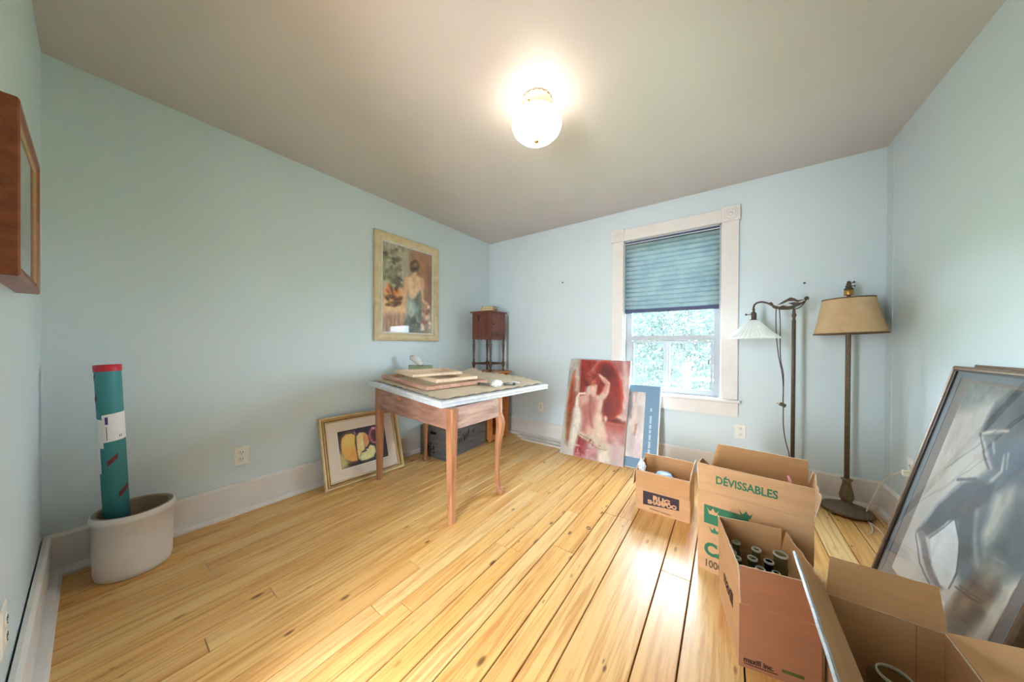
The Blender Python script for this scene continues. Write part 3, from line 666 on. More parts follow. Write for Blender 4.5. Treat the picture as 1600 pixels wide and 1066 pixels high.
MB().lathe([(tr+.0015, TL-.028), (tr+.0025, TL-.026), (tr+.0025, TL+.002), (tr-.004, TL+.003), (tr-.005, TL-.004), (0, TL-.004)], 36, caps=False).build('cap', 'redcap', mt)
inv = mt.rotation_euler.to_matrix().inverted(); cdir = inv @ Vector((2.6-tx0, -3.11-ty0, .3)); A0 = math.atan2(cdir.y, cdir.x)
def patch(name, mat, a0, a1, z0, z1, skew=0, dr_=.0008, par=None, n=10):
    vs = []; fs = []
    for i in range(n+1):
        a = A0+a0+(a1-a0)*i/n; zz = skew*i/n
        vs += [((tr+dr_)*math.cos(a), (tr+dr_)*math.sin(a), z0+zz), ((tr+dr_)*math.cos(a), (tr+dr_)*math.sin(a), z1+zz)]
    for i in range(n): fs.append((2*i, 2*i+2, 2*i+3, 2*i+1))
    return MB().add(vs, fs, 0, True).build(name, mat, par or mt)
lab = patch('shipping_label', 'paper', -.65, 1.45, .615, .745, .010, .0012)
patch('label_print', 'purple', -.42, -.20, .70, .735, 0, .0016, lab); patch('label_print', 'inkgrey', -.36, -.31, .625, .69, 0, .0016, lab); patch('label_print', 'inkgrey', .55, .62, .635, .645, 0, .0016, lab); patch('label_print', 'inkgrey', .7, .76, .635, .648, 0, .0016, lab)
patch('torn_label', 'paper', -1.6, -.62, .60, .735, -.012, .0018); patch('torn_label', 'paper', -1.5, -1.0, .47, .60, 0, .0010)
for a0, a1, z, k in ((-.45, .35, .50, .035), (.25, 1.1, .345, .035), (-1.5, -1.05, .80, .02), (-1.5, -1.1, .90, .02)): patch('red_band', 'maroon', a0, a1, z, z+.025, k)
#PART3
# ================================================================== PICTURES
def lean(name, label, cat, loc, rz, a): return thing(name, label, cat, loc, (-a, 0, rz))
# --- woman in green dress, hanging on the long wall
M['creamwood'] = wood('cream_painted_frame', rgb(206, 184, 142), rgb(232, 214, 176), (8, 8, 8), .5)
M['linen'] = pmat('white_slip', rgb(216, 212, 204), .6)
Wp, Hp = .742, 1.012
pa = thing('framed_painting', 'cream framed painting of a woman in a green dress seen from behind', 'picture', (0, -1.264, 1.14), (0, 0, PI/2))
frame_ring(Wp, Hp, [(0, -.004), (0, -.022), (.008, -.030), (.022, -.034), (.034, -.026), (.052, -.026), (.066, -.020), (.072, -.012), (.072, -.004)]).build('frame', 'creamwood', pa)
frame_ring(Wp, Hp, [(.070, -.014), (.086, -.011), (.086, -.006), (.070, -.006)]).build('slip', 'linen', pa)
P = Paint(Wp-.172, Hp-.172, 120, [(166, 145), (484, 240), (490, 742), (168, 735)], .02)
P.fill((158, 140, 122), .22, 7, (2.2, .8))
P.poly([(166, 140), (330, 195), (320, 430), (166, 470)], (150, 144, 132), .12, .9, .3, 10, (2.5, .8))
P.poly([(280, 190), (350, 205), (345, 400), (270, 460)], (176, 166, 152), .1, .8, .2, 8, (3, .6))
P.poly([(350, 200), (490, 240), (490, 560), (410, 560), (350, 330)], (146, 108, 80), .12, .95, .25, 9)
P.line([(430, 290), (440, 420)], .04, (170, 116, 78), .06, .8); P.line([(470, 330), (475, 520)], .05, (122, 84, 72), .06, .8)
P.poly([(166, 460), (320, 440), (325, 615), (166, 615)], (204, 150, 100), .1, .95, .25, 8)
P.poly([(166, 605), (330, 605), (330, 745), (166, 745)], (172, 134, 108), .06, .95, .25, 9, (3, 1))
P.poly([(166, 540), (330, 560), (330, 612), (166, 612)], (226, 188, 148), .06, .8, .15)
P.dabs(70, (172, 180, 290, 450), [(88, 84, 70), (110, 108, 88), (186, 176, 154), (70, 64, 56), (140, 136, 112)], .05, .7, 2)
P.dabs(26, (190, 430, 290, 560), [(90, 52, 34), (204, 122, 70), (226, 150, 96), (60, 44, 38)], .045, .75, 1.8)
P.ell((240, 545), 34, 10, (96, 66, 48), 0, .03, .8)
P.poly([(330, 380), (372, 362), (420, 384), (432, 420), (412, 470), (405, 545), (345, 545), (338, 470), (318, 430)], (216, 180, 148), .02, 1., .12)
P.line([(326, 395), (318, 460), (306, 530), (290, 598)], [.045, .042, .03, .018], (208, 164, 130), .02)
P.line([(425, 400), (426, 470), (432, 530), (462, 552)], [.04, .038, .03, .02], (200, 156, 126), .02)
P.line([(375, 340), (374, 385)], [.04, .055], (206, 166, 134), .02)
P.line([(373, 390), (376, 470)], .008, (178, 134, 110), .02, .7); P.ell((395, 420), 14, 26, (196, 150, 124), .3, .05, .6); P.ell((350, 420), 12, 26, (228, 196, 166), -.2, .05, .6)
P.poly([(336, 500), (360, 520), (385, 500), (412, 462), (420, 500), (425, 600), (440, 745), (310, 745), (325, 640)], (122, 122, 110), .025, 1., .3, 12)
P.poly([(335, 520), (372, 540), (395, 580), (370, 640), (330, 640)], (176, 186, 176), .05, .8, .2); P.poly([(372, 560), (400, 580), (385, 620)], (128, 158, 156), .05, .8)
P.dabs(34, (318, 620, 435, 740), [(92, 96, 92), (150, 152, 142), (112, 116, 108), (74, 78, 76)], .04, .6, 2.6)
P.ell((374, 305), 33, 36, (92, 66, 46), 0, .02, 1, .25); P.ell((380, 300), 14, 14, (176, 134, 98), 0, .03, .7); P.ell((372, 330), 22, 14, (64, 48, 40), 0, .03, .7)
P.dabs(26, (425, 520, 480, 720), [(224, 190, 166), (236, 214, 196), (176, 126, 106), (140, 90, 78)], .045, .8, 1.3)
P.mesh('canvas', 'art', pa, -.006, z0=.086)
MB().box((-Wp/2+.08, -.0085, .08), (Wp/2-.08, -.0075, Hp-.08)).build('glass', 'picglass', pa)
# --- apple still life leaning on the long wall
M['gold'] = pmat('gold_leaf_frame', rgb(190, 150, 92), .4, .35, var=.16, scale=30); M['goldlite'] = pmat('pale_gold_frame', rgb(214, 190, 146), .45, .15, var=.12, scale=30); M['golddk'] = pmat('dark_gold_line', rgb(96, 66, 38), .5, .2)
M['mat'] = pmat('cream_mat_board', rgb(232, 216, 200), .85, var=.03); M['mat2'] = pmat('pale_mat_bevel', rgb(240, 232, 214), .85, var=.02)
Wq, Hq = .64, .545
aq = lean('apple_picture', 'gold framed picture of a sliced apple leaning on the long wall', 'picture', (.205, -1.79, .0), rad(86), rad(17))
frame_ring(Wq, Hq, [(0, .0), (0, -.018), (.006, -.024), (.016, -.022), (.018, -.018), (.018, 0)]).build('frame', 'goldlite', aq)
frame_ring(Wq, Hq, [(.018, 0), (.018, -.019), (.024, -.026), (.032, -.024), (.034, 0)]).build('frame', 'gold', aq)
frame_ring(Wq, Hq, [(.034, 0), (.034, -.016), (.040, -.016), (.040, 0)]).build('frame_groove', 'golddk', aq)
frame_ring(Wq, Hq, [(.040, 0), (.040, -.020), (.048, -.018), (.050, -.006), (.050, 0)]).build('frame', 'goldlite', aq)
frame_ring(Wq, Hq, [(.050, -.004), (.050, -.007), (.120, -.007), (.120, -.004)]).build('mat_board', 'mat', aq)
frame_ring(Wq, Hq, [(.118, -.004), (.118, -.0062), (.127, -.0055), (.127, -.004)]).build('mat_board', 'mat2', aq)
P = Paint(Wq-.25, Hq-.25, 110, [(290, 350), (806, 235), (848, 600), (330, 772)], .006)
P.fill((58, 50, 66), .15, 6); P.poly([(290, 540), (420, 640), (520, 690), (860, 590), (860, 780), (300, 800)], (92, 80, 74), .08, .9); P.poly([(290, 560), (400, 620), (430, 700), (330, 790), (290, 790)], (178, 160, 108), .06, 1)
P.ell((500, 690), 90, 14, (38, 28, 30), -.2, .03, .9)
P.poly([(335, 500), (345, 420), (390, 375), (450, 365), (492, 380), (500, 520), (520, 660), (460, 672), (390, 650), (345, 590)], (222, 168, 88), .012, 1, .1); P.ell((420, 450), 60, 70, (236, 196, 124), .3, .12, .8, 0); P.ell((470, 590), 36, 80, (214, 144, 70), 0, .08, .6)
P.line([(497, 372), (494, 470), (512, 570), (524, 665)], .010, (70, 40, 34), .012); P.line([(480, 335), (492, 368)], .007, (190, 160, 150), .008)
P.poly([(505, 390), (540, 352), (590, 346), (630, 380), (642, 450), (610, 530), (560, 560), (528, 650), (512, 560)], (226, 190, 128), .012); P.poly([(568, 390), (600, 355), (632, 385), (640, 450), (585, 530)], (204, 140, 92), .02, .9); P.line([(568, 395), (578, 525)], .012, (240, 222, 180), .012)
P.poly([(530, 640), (560, 575), (620, 545), (650, 480), (700, 490), (714, 550), (690, 610), (620, 645), (560, 660)], (206, 198, 142), .012); P.poly([(550, 620), (600, 585), (660, 560), (680, 510), (700, 550), (670, 605), (600, 630)], (222, 214, 166), .02, .8); P.ell((612, 522), 16, 20, (74, 50, 44), .4, .015); P.ell((620, 535), 10, 8, (240, 232, 210), .4, .012)
P.ell((700, 375), 62, 92, (104, 52, 70), .0, .015); P.ell((700, 375), 50, 80, (196, 130, 144), 0, .02, .85, .1, .014); P.ell((712, 385), 26, 50, (62, 36, 46), 0, .04, .9); P.ell((690, 300), 16, 10, (226, 190, 200), .2, .02, .8)
P.mesh('print', 'print', aq, -.004, z0=.125)
MB().box((-Wq/2+.05, -.0085, .05), (Wq/2-.05, -.0078, Hq-.05)).build('glass', 'picglass', aq)
MB().box((-Wq/2+.01, -.0005, .01), (Wq/2-.01, .004, Hq-.01)).build('backing_board', 'kraft', aq)
# --- red nude canvas
Wn, Hn = .635, .988
M['canvasside'] = pmat('canvas_edge', rgb(206, 200, 196), .7, var=.08, scale=12)
nu = lean('figure_canvas', 'red and white canvas of a nude figure from behind leaning below the window', 'picture', (1.528, -.312, .0), 0, rad(14.8))
MB().box((-Wn/2, .0, .0), (Wn/2, .030, Hn)).build('stretched_canvas', 'canvasside', nu)
P = Paint(Wn, Hn, 150, [(172, 62), (725, 78), (655, 1022), (78, 875)], .014)
P.fill((198, 190, 184), .10, 6)
P.poly([(250, 60), (440, 65), (330, 200), (300, 420), (240, 430)], (158, 60, 50), .03, 1, .18); P.poly([(420, 60), (720, 70), (700, 640), (470, 620)], (200, 150, 146), .05, 1, .15)
P.poly([(600, 70), (720, 78), (690, 560), (640, 560), (655, 280)], (222, 198, 196), .05, .95); P.poly([(575, 72), (640, 72), (650, 200), (610, 160)], (168, 88, 84), .05, .8); P.poly([(690, 75), (726, 78), (715, 200), (690, 160)], (164, 96, 100), .04, .7)
P.ell((505, 345), 140, 275, (176, 66, 44), -.12, .02, 1, .2); P.ell((500, 340), 112, 240, (150, 48, 36), -.12, .05, 1, .25); P.ell((510, 200), 70, 90, (112, 48, 50), 0, .10, .8); P.ell((560, 400), 50, 140, (178, 72, 44), -.1, .1, .8); P.ell((530, 470), 40, 90, (116, 62, 62), 0, .1, .7)
P.ell((505, 345), 136, 268, (206, 96, 66), -.12, .02, .95, .1, .012)
P.poly([(460, 612), (690, 640), (680, 820), (520, 820)], (176, 84, 70), .04, 1, .15); P.poly([(510, 690), (680, 720), (662, 1022), (500, 980)], (206, 182, 180), .14, .95); P.line([(465, 612), (672, 640)], .012, (200, 112, 88), .012); P.line([(470, 600), (660, 622)], .016, (128, 48, 40), .02)
P.ell((492, 588), 14, 26, (226, 214, 204), 0, .02); P.ell((640, 588), 50, 26, (222, 206, 196), .1, .03, .9); P.ell((590, 606), 40, 12, (124, 44, 40), .1, .03)
P.poly([(172, 62), (262, 66), (240, 400), (150, 700), (80, 875), (120, 560)], (192, 186, 176), .04, .9); P.line([(165, 170), (160, 290)], .025, (138, 156, 148), .05, .8)
P.line([(212, 165), (190, 280), (170, 480), (150, 760)], [.006, .030, .050, .014], (168, 80, 44), .03, .95, .3); P.line([(225, 250), (205, 460)], [.02, .03], (146, 52, 34), .04, .85); P.line([(150, 520), (140, 800)], [.02, .012], (140, 108, 64), .04, .8); P.line([(235, 230), (225, 330)], .02, (214, 196, 180), .03)
P.poly([(222, 400), (300, 420), (270, 600), (250, 760), (190, 860), (165, 840), (195, 640)], (224, 218, 204), .03, 1)
# figure
P.poly([(240, 385), (320, 372), (345, 330), (350, 290), (410, 290), (400, 370), (462, 388), (470, 430), (452, 520), (455, 620), (500, 720), (512, 800), (440, 850), (330, 780), (248, 720), (275, 640), (280, 560), (245, 450)], (214, 176, 162), .018, 1, .1)
P.poly([(262, 430), (330, 440), (345, 560), (300, 700), (270, 690), (284, 560)], (178, 112, 102), .05, .75); P.poly([(350, 400), (410, 430), (420, 510), (370, 560), (350, 640), (335, 520)], (184, 116, 104), .06, .75); P.poly([(400, 560), (450, 560), (500, 740), (430, 820), (350, 760), (390, 660)], (228, 210, 190), .05, .9); P.line([(352, 380), (345, 520), (372, 660)], .008, (160, 88, 84), .03, .8)
P.ell((292, 430), 22, 32, (226, 196, 178), .3, .05, .7); P.line([(460, 400), (440, 480), (436, 560)], .03, (230, 214, 198), .05, .8); P.line([(300, 360), (250, 364), (228, 400), (224, 460)], [.02, .016, .014, .008], (236, 226, 214), .012)
P.line([(385, 300), (378, 360)], .045, (222, 190, 172), .02)
P.line([(465, 390), (490, 350), (512, 280), (470, 240), (425, 200)], [.05, .048, .036, .036, .026], (224, 194, 178), .015); P.line([(480, 345), (505, 290), (475, 252)], .018, (196, 122, 106), .03, .7)
P.ell((365, 230), 58, 62, (176, 88, 66), .2, .02, 1, .25); P.ell((395, 215), 34, 26, (204, 124, 98), .6, .03, .9); P.dabs(20, (315, 180, 420, 290), [(150, 62, 50), (206, 128, 104), (128, 48, 44), (190, 96, 76)], .03, .7, 2); P.ell((310, 270), 18, 28, (120, 40, 42), 0, .04, .8); P.ell((418, 250), 14, 30, (168, 70, 50), 0, .02, .9)
P.poly([(245, 720), (330, 770), (300, 930), (205, 895)], (164, 68, 68), .03, 1, .2); P.poly([(300, 800), (430, 850), (440, 965), (290, 925)], (192, 140, 140), .06, .9, .2); P.poly([(430, 850), (520, 820), (525, 985), (430, 965)], (226, 218, 204), .04, 1)
P.line([(250, 708), (340, 760), (430, 810), (505, 850)], [.03, .04, .045, .03], (212, 198, 178), .015, 1, .15); P.line([(250, 735), (340, 790), (430, 850), (490, 868)], .006, (168, 136, 118), .012, .9); P.line([(262, 715), (350, 770), (440, 830)], .006, (150, 116, 98), .01, .9); P.dabs(14, (230, 780, 420, 940), [(206, 160, 158), (150, 70, 72), (222, 200, 190)], .02, .7, 3)
P.mesh('painted_front', 'art', nu, -.0008, gain=1.03, gamma=1.25)
# --- blue exhibition poster
M['posterblue'] = pmat('blue_poster_border', rgb(104, 142, 172), .5, var=.12, scale=2.5, stretch=(1, 1, .6)); M['mount'] = pmat('white_mount_edge', rgb(232, 232, 230), .5); M['palebluetext'] = pmat('pale_blue_lettering', rgb(176, 202, 220), .6)
Wo, Ho = .47, .757
po = lean('exhibition_poster', 'blue mounted exhibition poster with drapery photograph leaning behind the red canvas', 'poster', (1.885, -.265, 0), 0, rad(14.5))
MB().box((-Wo/2, .0, 0), (Wo/2, .012, Ho)).build('mount_board', 'mount', po)
MB().box((-Wo/2+.004, -.0012, .004), (Wo/2-.010, .0, Ho-.004)).build('poster_sheet', 'posterblue', po)
P = Paint(.28, .60, 60, [(985, 612), (1009, 616), (1003, 712), (975, 708)], .02)
P.fill((186, 178, 174), .15, 6); P.poly([(975, 610), (1002, 614), (996, 650), (975, 640)], (112, 106, 112), .08, 1); P.line([(994, 622), (988, 670), (986, 712)], [.05, .09, .10], (226, 222, 216), .06); P.line([(1000, 618), (998, 668)], .05, (198, 176, 166), .05); P.line([(996, 625), (992, 660)], .03, (120, 110, 108), .05); P.poly([(974, 660), (985, 660), (982, 706), (972, 704)], (148, 142, 146), .05); P.line([(1001, 665), (999, 708)], .06, (196, 178, 188), .06); P.line([(1000, 660), (998, 676)], .02, (150, 110, 80), .03)
ph = P.mesh('drapery_photograph', 'print', po, -.0022, x0=-.175, z0=.09)
for zz, hh in ((.09, .05), (.15, .035), (.195, .06), (.265, .05), (.325, .03), (.365, .035), (.41, .07), (.52, .03)): MB().box((.150, -.0020, zz), (.168, -.0012, zz+hh)).build('faded_lettering', 'palebluetext', po)
# --- tall framed drawing on the right wall and the one behind it
M['espresso'] = pmat('worn_bronze_frame', rgb(128, 104, 84), .4, .25, var=.2, scale=40); M['framedark'] = pmat('dark_frame_lip', rgb(48, 36, 30), .4); M['greystrip'] = pmat('blue_grey_fillet', rgb(100, 106, 112), .7, var=.04); M['taupe'] = pmat('taupe_mat', rgb(120, 110, 104), .85, var=.04)
Wb, Hb = .75, 1.055
bd = lean('framed_drawing', 'large framed grey charcoal figure drawing leaning on the right wall', 'picture', (3.192, -1.235, 0), -PI/2, rad(13.2))
frame_ring(Wb, Hb, [(0, .02), (0, .004), (.004, -.002), (.010, -.004), (.016, -.002), (.018, .004), (.018, .02)]).build('frame', 'espresso', bd)
frame_ring(Wb, Hb, [(.018, .02), (.018, .002), (.023, .004), (.023, .02)]).build('frame_lip', 'framedark', bd)
frame_ring(Wb, Hb, [(.023, .016), (.023, .010), (.050, .013), (.050, .016)]).build('fillet', 'greystrip', bd)
MB().box((-Wb/2+.05, .0142, .05), (Wb/2-.05, .0155, Hb-.05)).build('mat_board', 'taupe', bd)
MB().box((-Wb/2+.006, .016, .006), (Wb/2-.006, .020, Hb-.006)).build('backing_board', 'kraft', bd)
iw, ih = .56, .89
P = Paint(iw, ih, 200, [(1521.6, 600.5), (1742.1, 634.7), (1517.2, 1055.9), (1391.5, 886.4)], .008)
P.fill((206, 202, 196), .05, 5)
P.poly([(1515, 590), (1760, 630), (1740, 660), (1640, 660), (1560, 625), (1530, 640), (1500, 650)], (150, 152, 146), .05, .8, .15)
P.poly([(1500, 650), (1530, 640), (1520, 680), (1470, 770), (1450, 770)], (196, 188, 178), .05, .7)
P.poly([(1700, 690), (1740, 640), (1700, 760), (1600, 930), (1560, 1000), (1540, 960), (1590, 880)], (212, 208, 198), .05, .8)
# torso and drapery masses
P.poly([(1545, 690), (1580, 684), (1640, 690), (1680, 740), (1650, 830), (1605, 900), (1560, 915), (1530, 905), (1500, 925), (1492, 880), (1498, 800), (1530, 752), (1555, 735)], (142, 150, 152), .03, 1, .12, 9)
P.poly([(1548, 700), (1600, 685), (1640, 700), (1640, 770), (1590, 760), (1555, 735)], (124, 134, 146), .05, .9, .12)
P.poly([(1560, 775), (1590, 765), (1585, 800), (1560, 850), (1540, 870), (1535, 840)], (200, 198, 190), .03, .9)
P.poly([(1590, 800), (1640, 790), (1600, 880), (1560, 880), (1545, 860)], (116, 126, 124), .06, .8, .2)
P.poly([(1500, 800), (1525, 785), (1530, 830), (1515, 880), (1500, 870)], (108, 118, 120), .03, .85, .15)
P.line([(1530, 790), (1524, 850), (1528, 890)], .012, (188, 190, 184), .02, .9)
# head and hair
P.poly([(1600, 612), (1640, 625), (1645, 690), (1600, 688), (1560, 696), (1538, 682), (1550, 655), (1565, 632)], (128, 132, 130), .025, 1, .22, 16)
P.poly([(1590, 618), (1640, 640), (1640, 680), (1590, 660)], (86, 92, 98), .05, .85); P.line([(1545, 680), (1560, 650), (1590, 628)], .006, (92, 98, 98), .02, .8)
P.line([(1542, 680), (1565, 677), (1582, 676)], [.012, .014, .01], (206, 200, 190), .01); P.line([(1539, 688), (1548, 715), (1554, 735)], [.018, .014, .008], (204, 200, 196), .012); P.line([(1538, 680), (1545, 720), (1550, 735)], .004, (92, 96, 100), .008, .9); P.line([(1558, 695), (1560, 712)], .008, (200, 202, 200), .01)
P.line([(1575, 715), (1570, 740), (1550, 758), (1532, 764)], [.006, .010, .012, .01], (208, 206, 200), .01); P.line([(1582, 712), (1578, 735)], .005, (206, 206, 202), .01)
# arm
P.poly([(1505, 757), (1530, 752), (1560, 760), (1545, 790), (1500, 812), (1450, 838), (1432, 832), (1462, 795)], (112, 118, 124), .018, 1, .15, 14)
P.line([(1510, 755), (1470, 788), (1440, 822)], .010, (196, 196, 198), .015, .8); P.line([(1500, 752), (1528, 751)], .006, (92, 98, 104), .01)
P.line([(1440, 836), (1446, 870), (1456, 905), (1470, 922)], [.034, .034, .028, .018], (158, 154, 156), .012, 1); P.line([(1431, 836), (1436, 880), (1452, 915)], .004, (104, 104, 110), .008, .9)
P.poly([(1453, 842), (1482, 816), (1494, 812), (1500, 850), (1494, 895), (1482, 920), (1468, 915), (1456, 885)], (216, 216, 214), .008, 1, .03); P.line([(1495, 812), (1500, 850), (1495, 896), (1482, 921)], .004, (92, 92, 96), .006, .9); P.line([(1453, 842), (1495, 811)], .004, (84, 90, 96), .006, .8)
P.line([(1466, 925), (1485, 928)], .014, (214, 208, 198), .015); P.line([(1458, 932), (1472, 945)], .012, (222, 220, 214), .015)
# lower cloth
P.poly([(1472, 960), (1490, 935), (1525, 895), (1560, 905), (1562, 925), (1520, 975), (1485, 1000), (1475, 985)], (150, 132, 118), .035, .95, .25, 12)
P.poly([(1480, 985), (1520, 950), (1535, 960), (1505, 1000)], (98, 92, 90), .04, .85, .2); P.poly([(1520, 880), (1560, 870), (1580, 900), (1540, 920)], (184, 178, 166), .05, .7)
P.line([(1492, 918), (1530, 945)], .003, (86, 76, 72), .006, .9); P.line([(1498, 915), (1532, 940)], .002, (96, 86, 80), .006, .8)
P.line([(1612, 905), (1590, 925), (1578, 955), (1545, 1003)], [.003, .006, .012, .008], (120, 106, 88), .010, 1)
P.line([(1480, 735), (1545, 690), (1600, 650)], .002, (120, 124, 130), .006, .6); P.line([(1470, 770), (1540, 722), (1610, 690)], .002, (140, 142, 146), .006, .5)
P.mesh('charcoal_drawing', 'print', bd, .0138, x0=-.265, z0=.10, gain=1.10, gamma=2.0)
MB().box((-Wb/2+.02, .0050, .02), (Wb/2-.02, .0060, Hb-.02)).build('glass', 'picglass', bd)
b2 = lean('framed_picture', 'dark framed picture mostly hidden behind the large charcoal drawing', 'picture', (3.2168, -1.30, 0), -PI/2, rad(13.2))
frame_ring(.74, 1.064, [(0, .012), (0, .002), (.012, .0), (.03, .002), (.03, .012)]).build('frame', 'espresso', b2)
MB().box((-.34, .006, .03), (.34, .011, 1.03)).build('backing_board', 'kraft', b2)
# --- brown framed picture on the near wall
M['redbrown'] = wood('red_brown_frame', rgb(122, 62, 32), rgb(164, 92, 52), (6, 30, 30), .35)
dp = thing('framed_print', 'deep red-brown framed print hanging on the near left wall', 'picture', (1.0375, -L, 1.262), (0, 0, PI))
Wd_, Hd_ = .465, .412
frame_ring(Wd_, Hd_, [(0, 0), (0, -.038), (.004, -.041), (.014, -.041), (.018, -.036), (.022, -.036), (.026, -.034), (.03, -.034), (.03, 0)]).build('frame', 'redbrown', dp)
frame_ring(Wd_, Hd_, [(.03, -.006), (.03, -.036), (.036, -.033), (.036, -.006)]).build('frame_fillet', 'gold', dp)
MB().box((-Wd_/2+.03, -.030, .03), (Wd_/2-.03, -.006, Hd_-.03)).build('mat_board', 'linen', dp)
P = Paint(.26, .22, 40, [(0, 0), (1, 0), (1, 1), (0, 1)]); P.fill((176, 166, 140), .3, 5); P.poly([(0, .6), (1, .5), (1, 1), (0, 1)], (130, 122, 84), .08, .8, .3); P.dabs(10, (0, .3, 1, .7), [(96, 92, 66), (150, 140, 100)], .06, .7)
P.mesh('print', 'print', dp, -.0305, z0=.096)
MB().box((-Wd_/2+.03, -.0330, .03), (Wd_/2-.03, -.0322, Hd_-.03)).build('glass', 'picglass', dp)
# --- loose trim boards by the window wall
M['trimloose'] = pmat('scuffed_white_board', rgb(224, 216, 206), .5, var=.06)
tag(MB().cbox((0, -.0375, 0), (1.02, .0375, .022), .003).build('trim_board', 'trimloose', None, (.56, -.10, 0)), 'scuffed white trim board on the floor closest to the window wall', 'board', 'loose trim boards')
tag(MB().cbox((0, -.026, 0), (.98, .026, .016), .003).build('trim_board', 'trimloose', None, (.648, -.176, 0)), 'narrow white trim board on the floor in front of the other board', 'board', 'loose trim boards')

# ================================================================== LAMPS
# bridge-arm lamp; local x along arm
lb = thing('bridge_lamp', 'bronze bridge-arm floor lamp with ribbed white glass shade', 'floor lamp', (2.985, -.245, 0))
MB().lathe([(.0, 0), (.125, 0), (.13, .006), (.125, .014), (.09, .022), (.04, .032), (.018, .05), (.016, .07), (.012, .08)], 40).build('base', 'bronze', lb)
MB().lathe([(.011, .075), (.0115, 1.29), (.009, 1.295), (.009, 1.315), (.013, 1.32), (.013, 1.335), (.009, 1.342), (.009, 1.36), (.006, 1.372)], 20, scallop=lambda t, z: 1+.05*math.cos(10*t) if z < 1.28 else 1).build('pole', 'iron', lb)
def bez(P0, P1, P2, P3, n=14):
    P0, P1, P2, P3 = map(Vector, (P0, P1, P2, P3)); return [P0*(1-t)**3+P1*3*t*(1-t)**2+P2*3*t*t*(1-t)+P3*t**3 for t in np.linspace(0, 1, n)]
arm = MB().tube(bez((.055, 0, 1.42), (-.03, 0, 1.355), (-.09, 0, 1.385), (-.13, 0, 1.415))+bez((-.13, 0, 1.415), (-.18, 0, 1.45), (-.225, 0, 1.435), (-.222, 0, 1.385))[1:], .0065, 8)
arm.tube(bez((0, 0, 1.37), (.035, 0, 1.372), (.05, 0, 1.40), (.062, 0, 1.435)), .004, 6)
arm.lathe([(.0, -.008), (.011, -.006), (.014, .004), (.009, .014), (0, .018)], 12, (.064, 0, 1.438))
arm.build('arm', 'iron', lb)
sc = MB()
for pts in ([(.055, 1.435), (.02, 1.432), (.0, 1.448), (-.02, 1.455), (-.035, 1.445), (-.065, 1.425), (-.09, 1.405), (-.06, 1.412), (-.03, 1.428), (0, 1.428), (.02, 1.418)], [(0, 1.372), (-.03, 1.368), (-.07, 1.37), (-.11, 1.384), (-.12, 1.40), (-.085, 1.388), (-.06, 1.402), (-.03, 1.392), (-.005, 1.398), (.01, 1.385)], [(-.12, 1.40), (-.135, 1.425), (-.12, 1.43), (-.108, 1.412)], [(.03, 1.40), (.0, 1.395), (-.03, 1.415), (0, 1.42), (.03, 1.415), (.05, 1.42)]):
    sc.poly(pts, -.004, .004)
sc.build('scroll_ornament', 'iron', lb)
sk = MB().lathe([(.006, 1.392), (.010, 1.385), (.010, 1.375), (.006, 1.37), (.014, 1.36), (.019, 1.35), (.019, 1.318), (.016, 1.312), (.026, 1.306), (.028, 1.30), (.022, 1.296)], 18, (-.222, 0, 0)).build('socket', 'iron', lb)
MB().tube([(-.24, 0, 1.345), (-.265, 0, 1.345)], .003).lathe([(.003, -.006), (.008, -.004), (.008, .004), (.003, .006)], 10, (-.266, 0, 1.345), axis='x').build('switch_key', 'iron', sk)
M['ribglass'] = transl('ribbed_milk_glass', rgb(236, 238, 242), rgb(250, 250, 252), .3)
nr = 36
MB().lathe([(.028, 1.302), (.036, 1.296), (.060, 1.268), (.095, 1.228), (.128, 1.196), (.148, 1.180), (.153, 1.166)], nr*4, (-.222, 0, 0), scallop=lambda t, z: 1+(.03 if z < 1.295 else .05)*math.cos(nr*t), caps=False).build('glass_shade', 'ribglass', lb)
cd = MB().tube(bez((-.095, -.004, 1.39), (-.1, -.01, 1.2), (-.085, -.012, 1.05), (-.065, -.012, .95))+bez((-.065, -.012, .95), (-.052, -.012, .86), (-.052, -.012, .80), (-.054, -.012, .70))[1:], .0032, 6)
cd.tube(bez((-.078, .0, 1.385), (-.062, -.008, 1.2), (-.085, -.010, 1.05), (-.056, -.008, .94))+bez((-.056, -.008, .94), (-.046, -.008, .86), (-.058, -.006, .74), (-.052, -.006, .68))[1:]+bez((-.052, -.006, .68), (-.05, 0, .56), (-.055, 0, .5), (-.02, .0, .36))[1:]+bez((-.02, 0, .36), (-.012, 0, .3), (-.012, .012, .2), (-.014, .016, .06))[1:], .0032, 6)
cd.build('power_cord', 'cord', lb)
pg = MB().cbox((-.02, -.011, -.012), (.016, .011, .012), .004).build('plug', 'slot', lb, (-.054, -.012, .692), (0, rad(25), 0))
MB().box((-.034, -.007, -.007), (-.02, -.0055, -.001)).box((-.034, .0055, -.007), (-.02, .007, -.001)).build('prong', 'brass', pg)
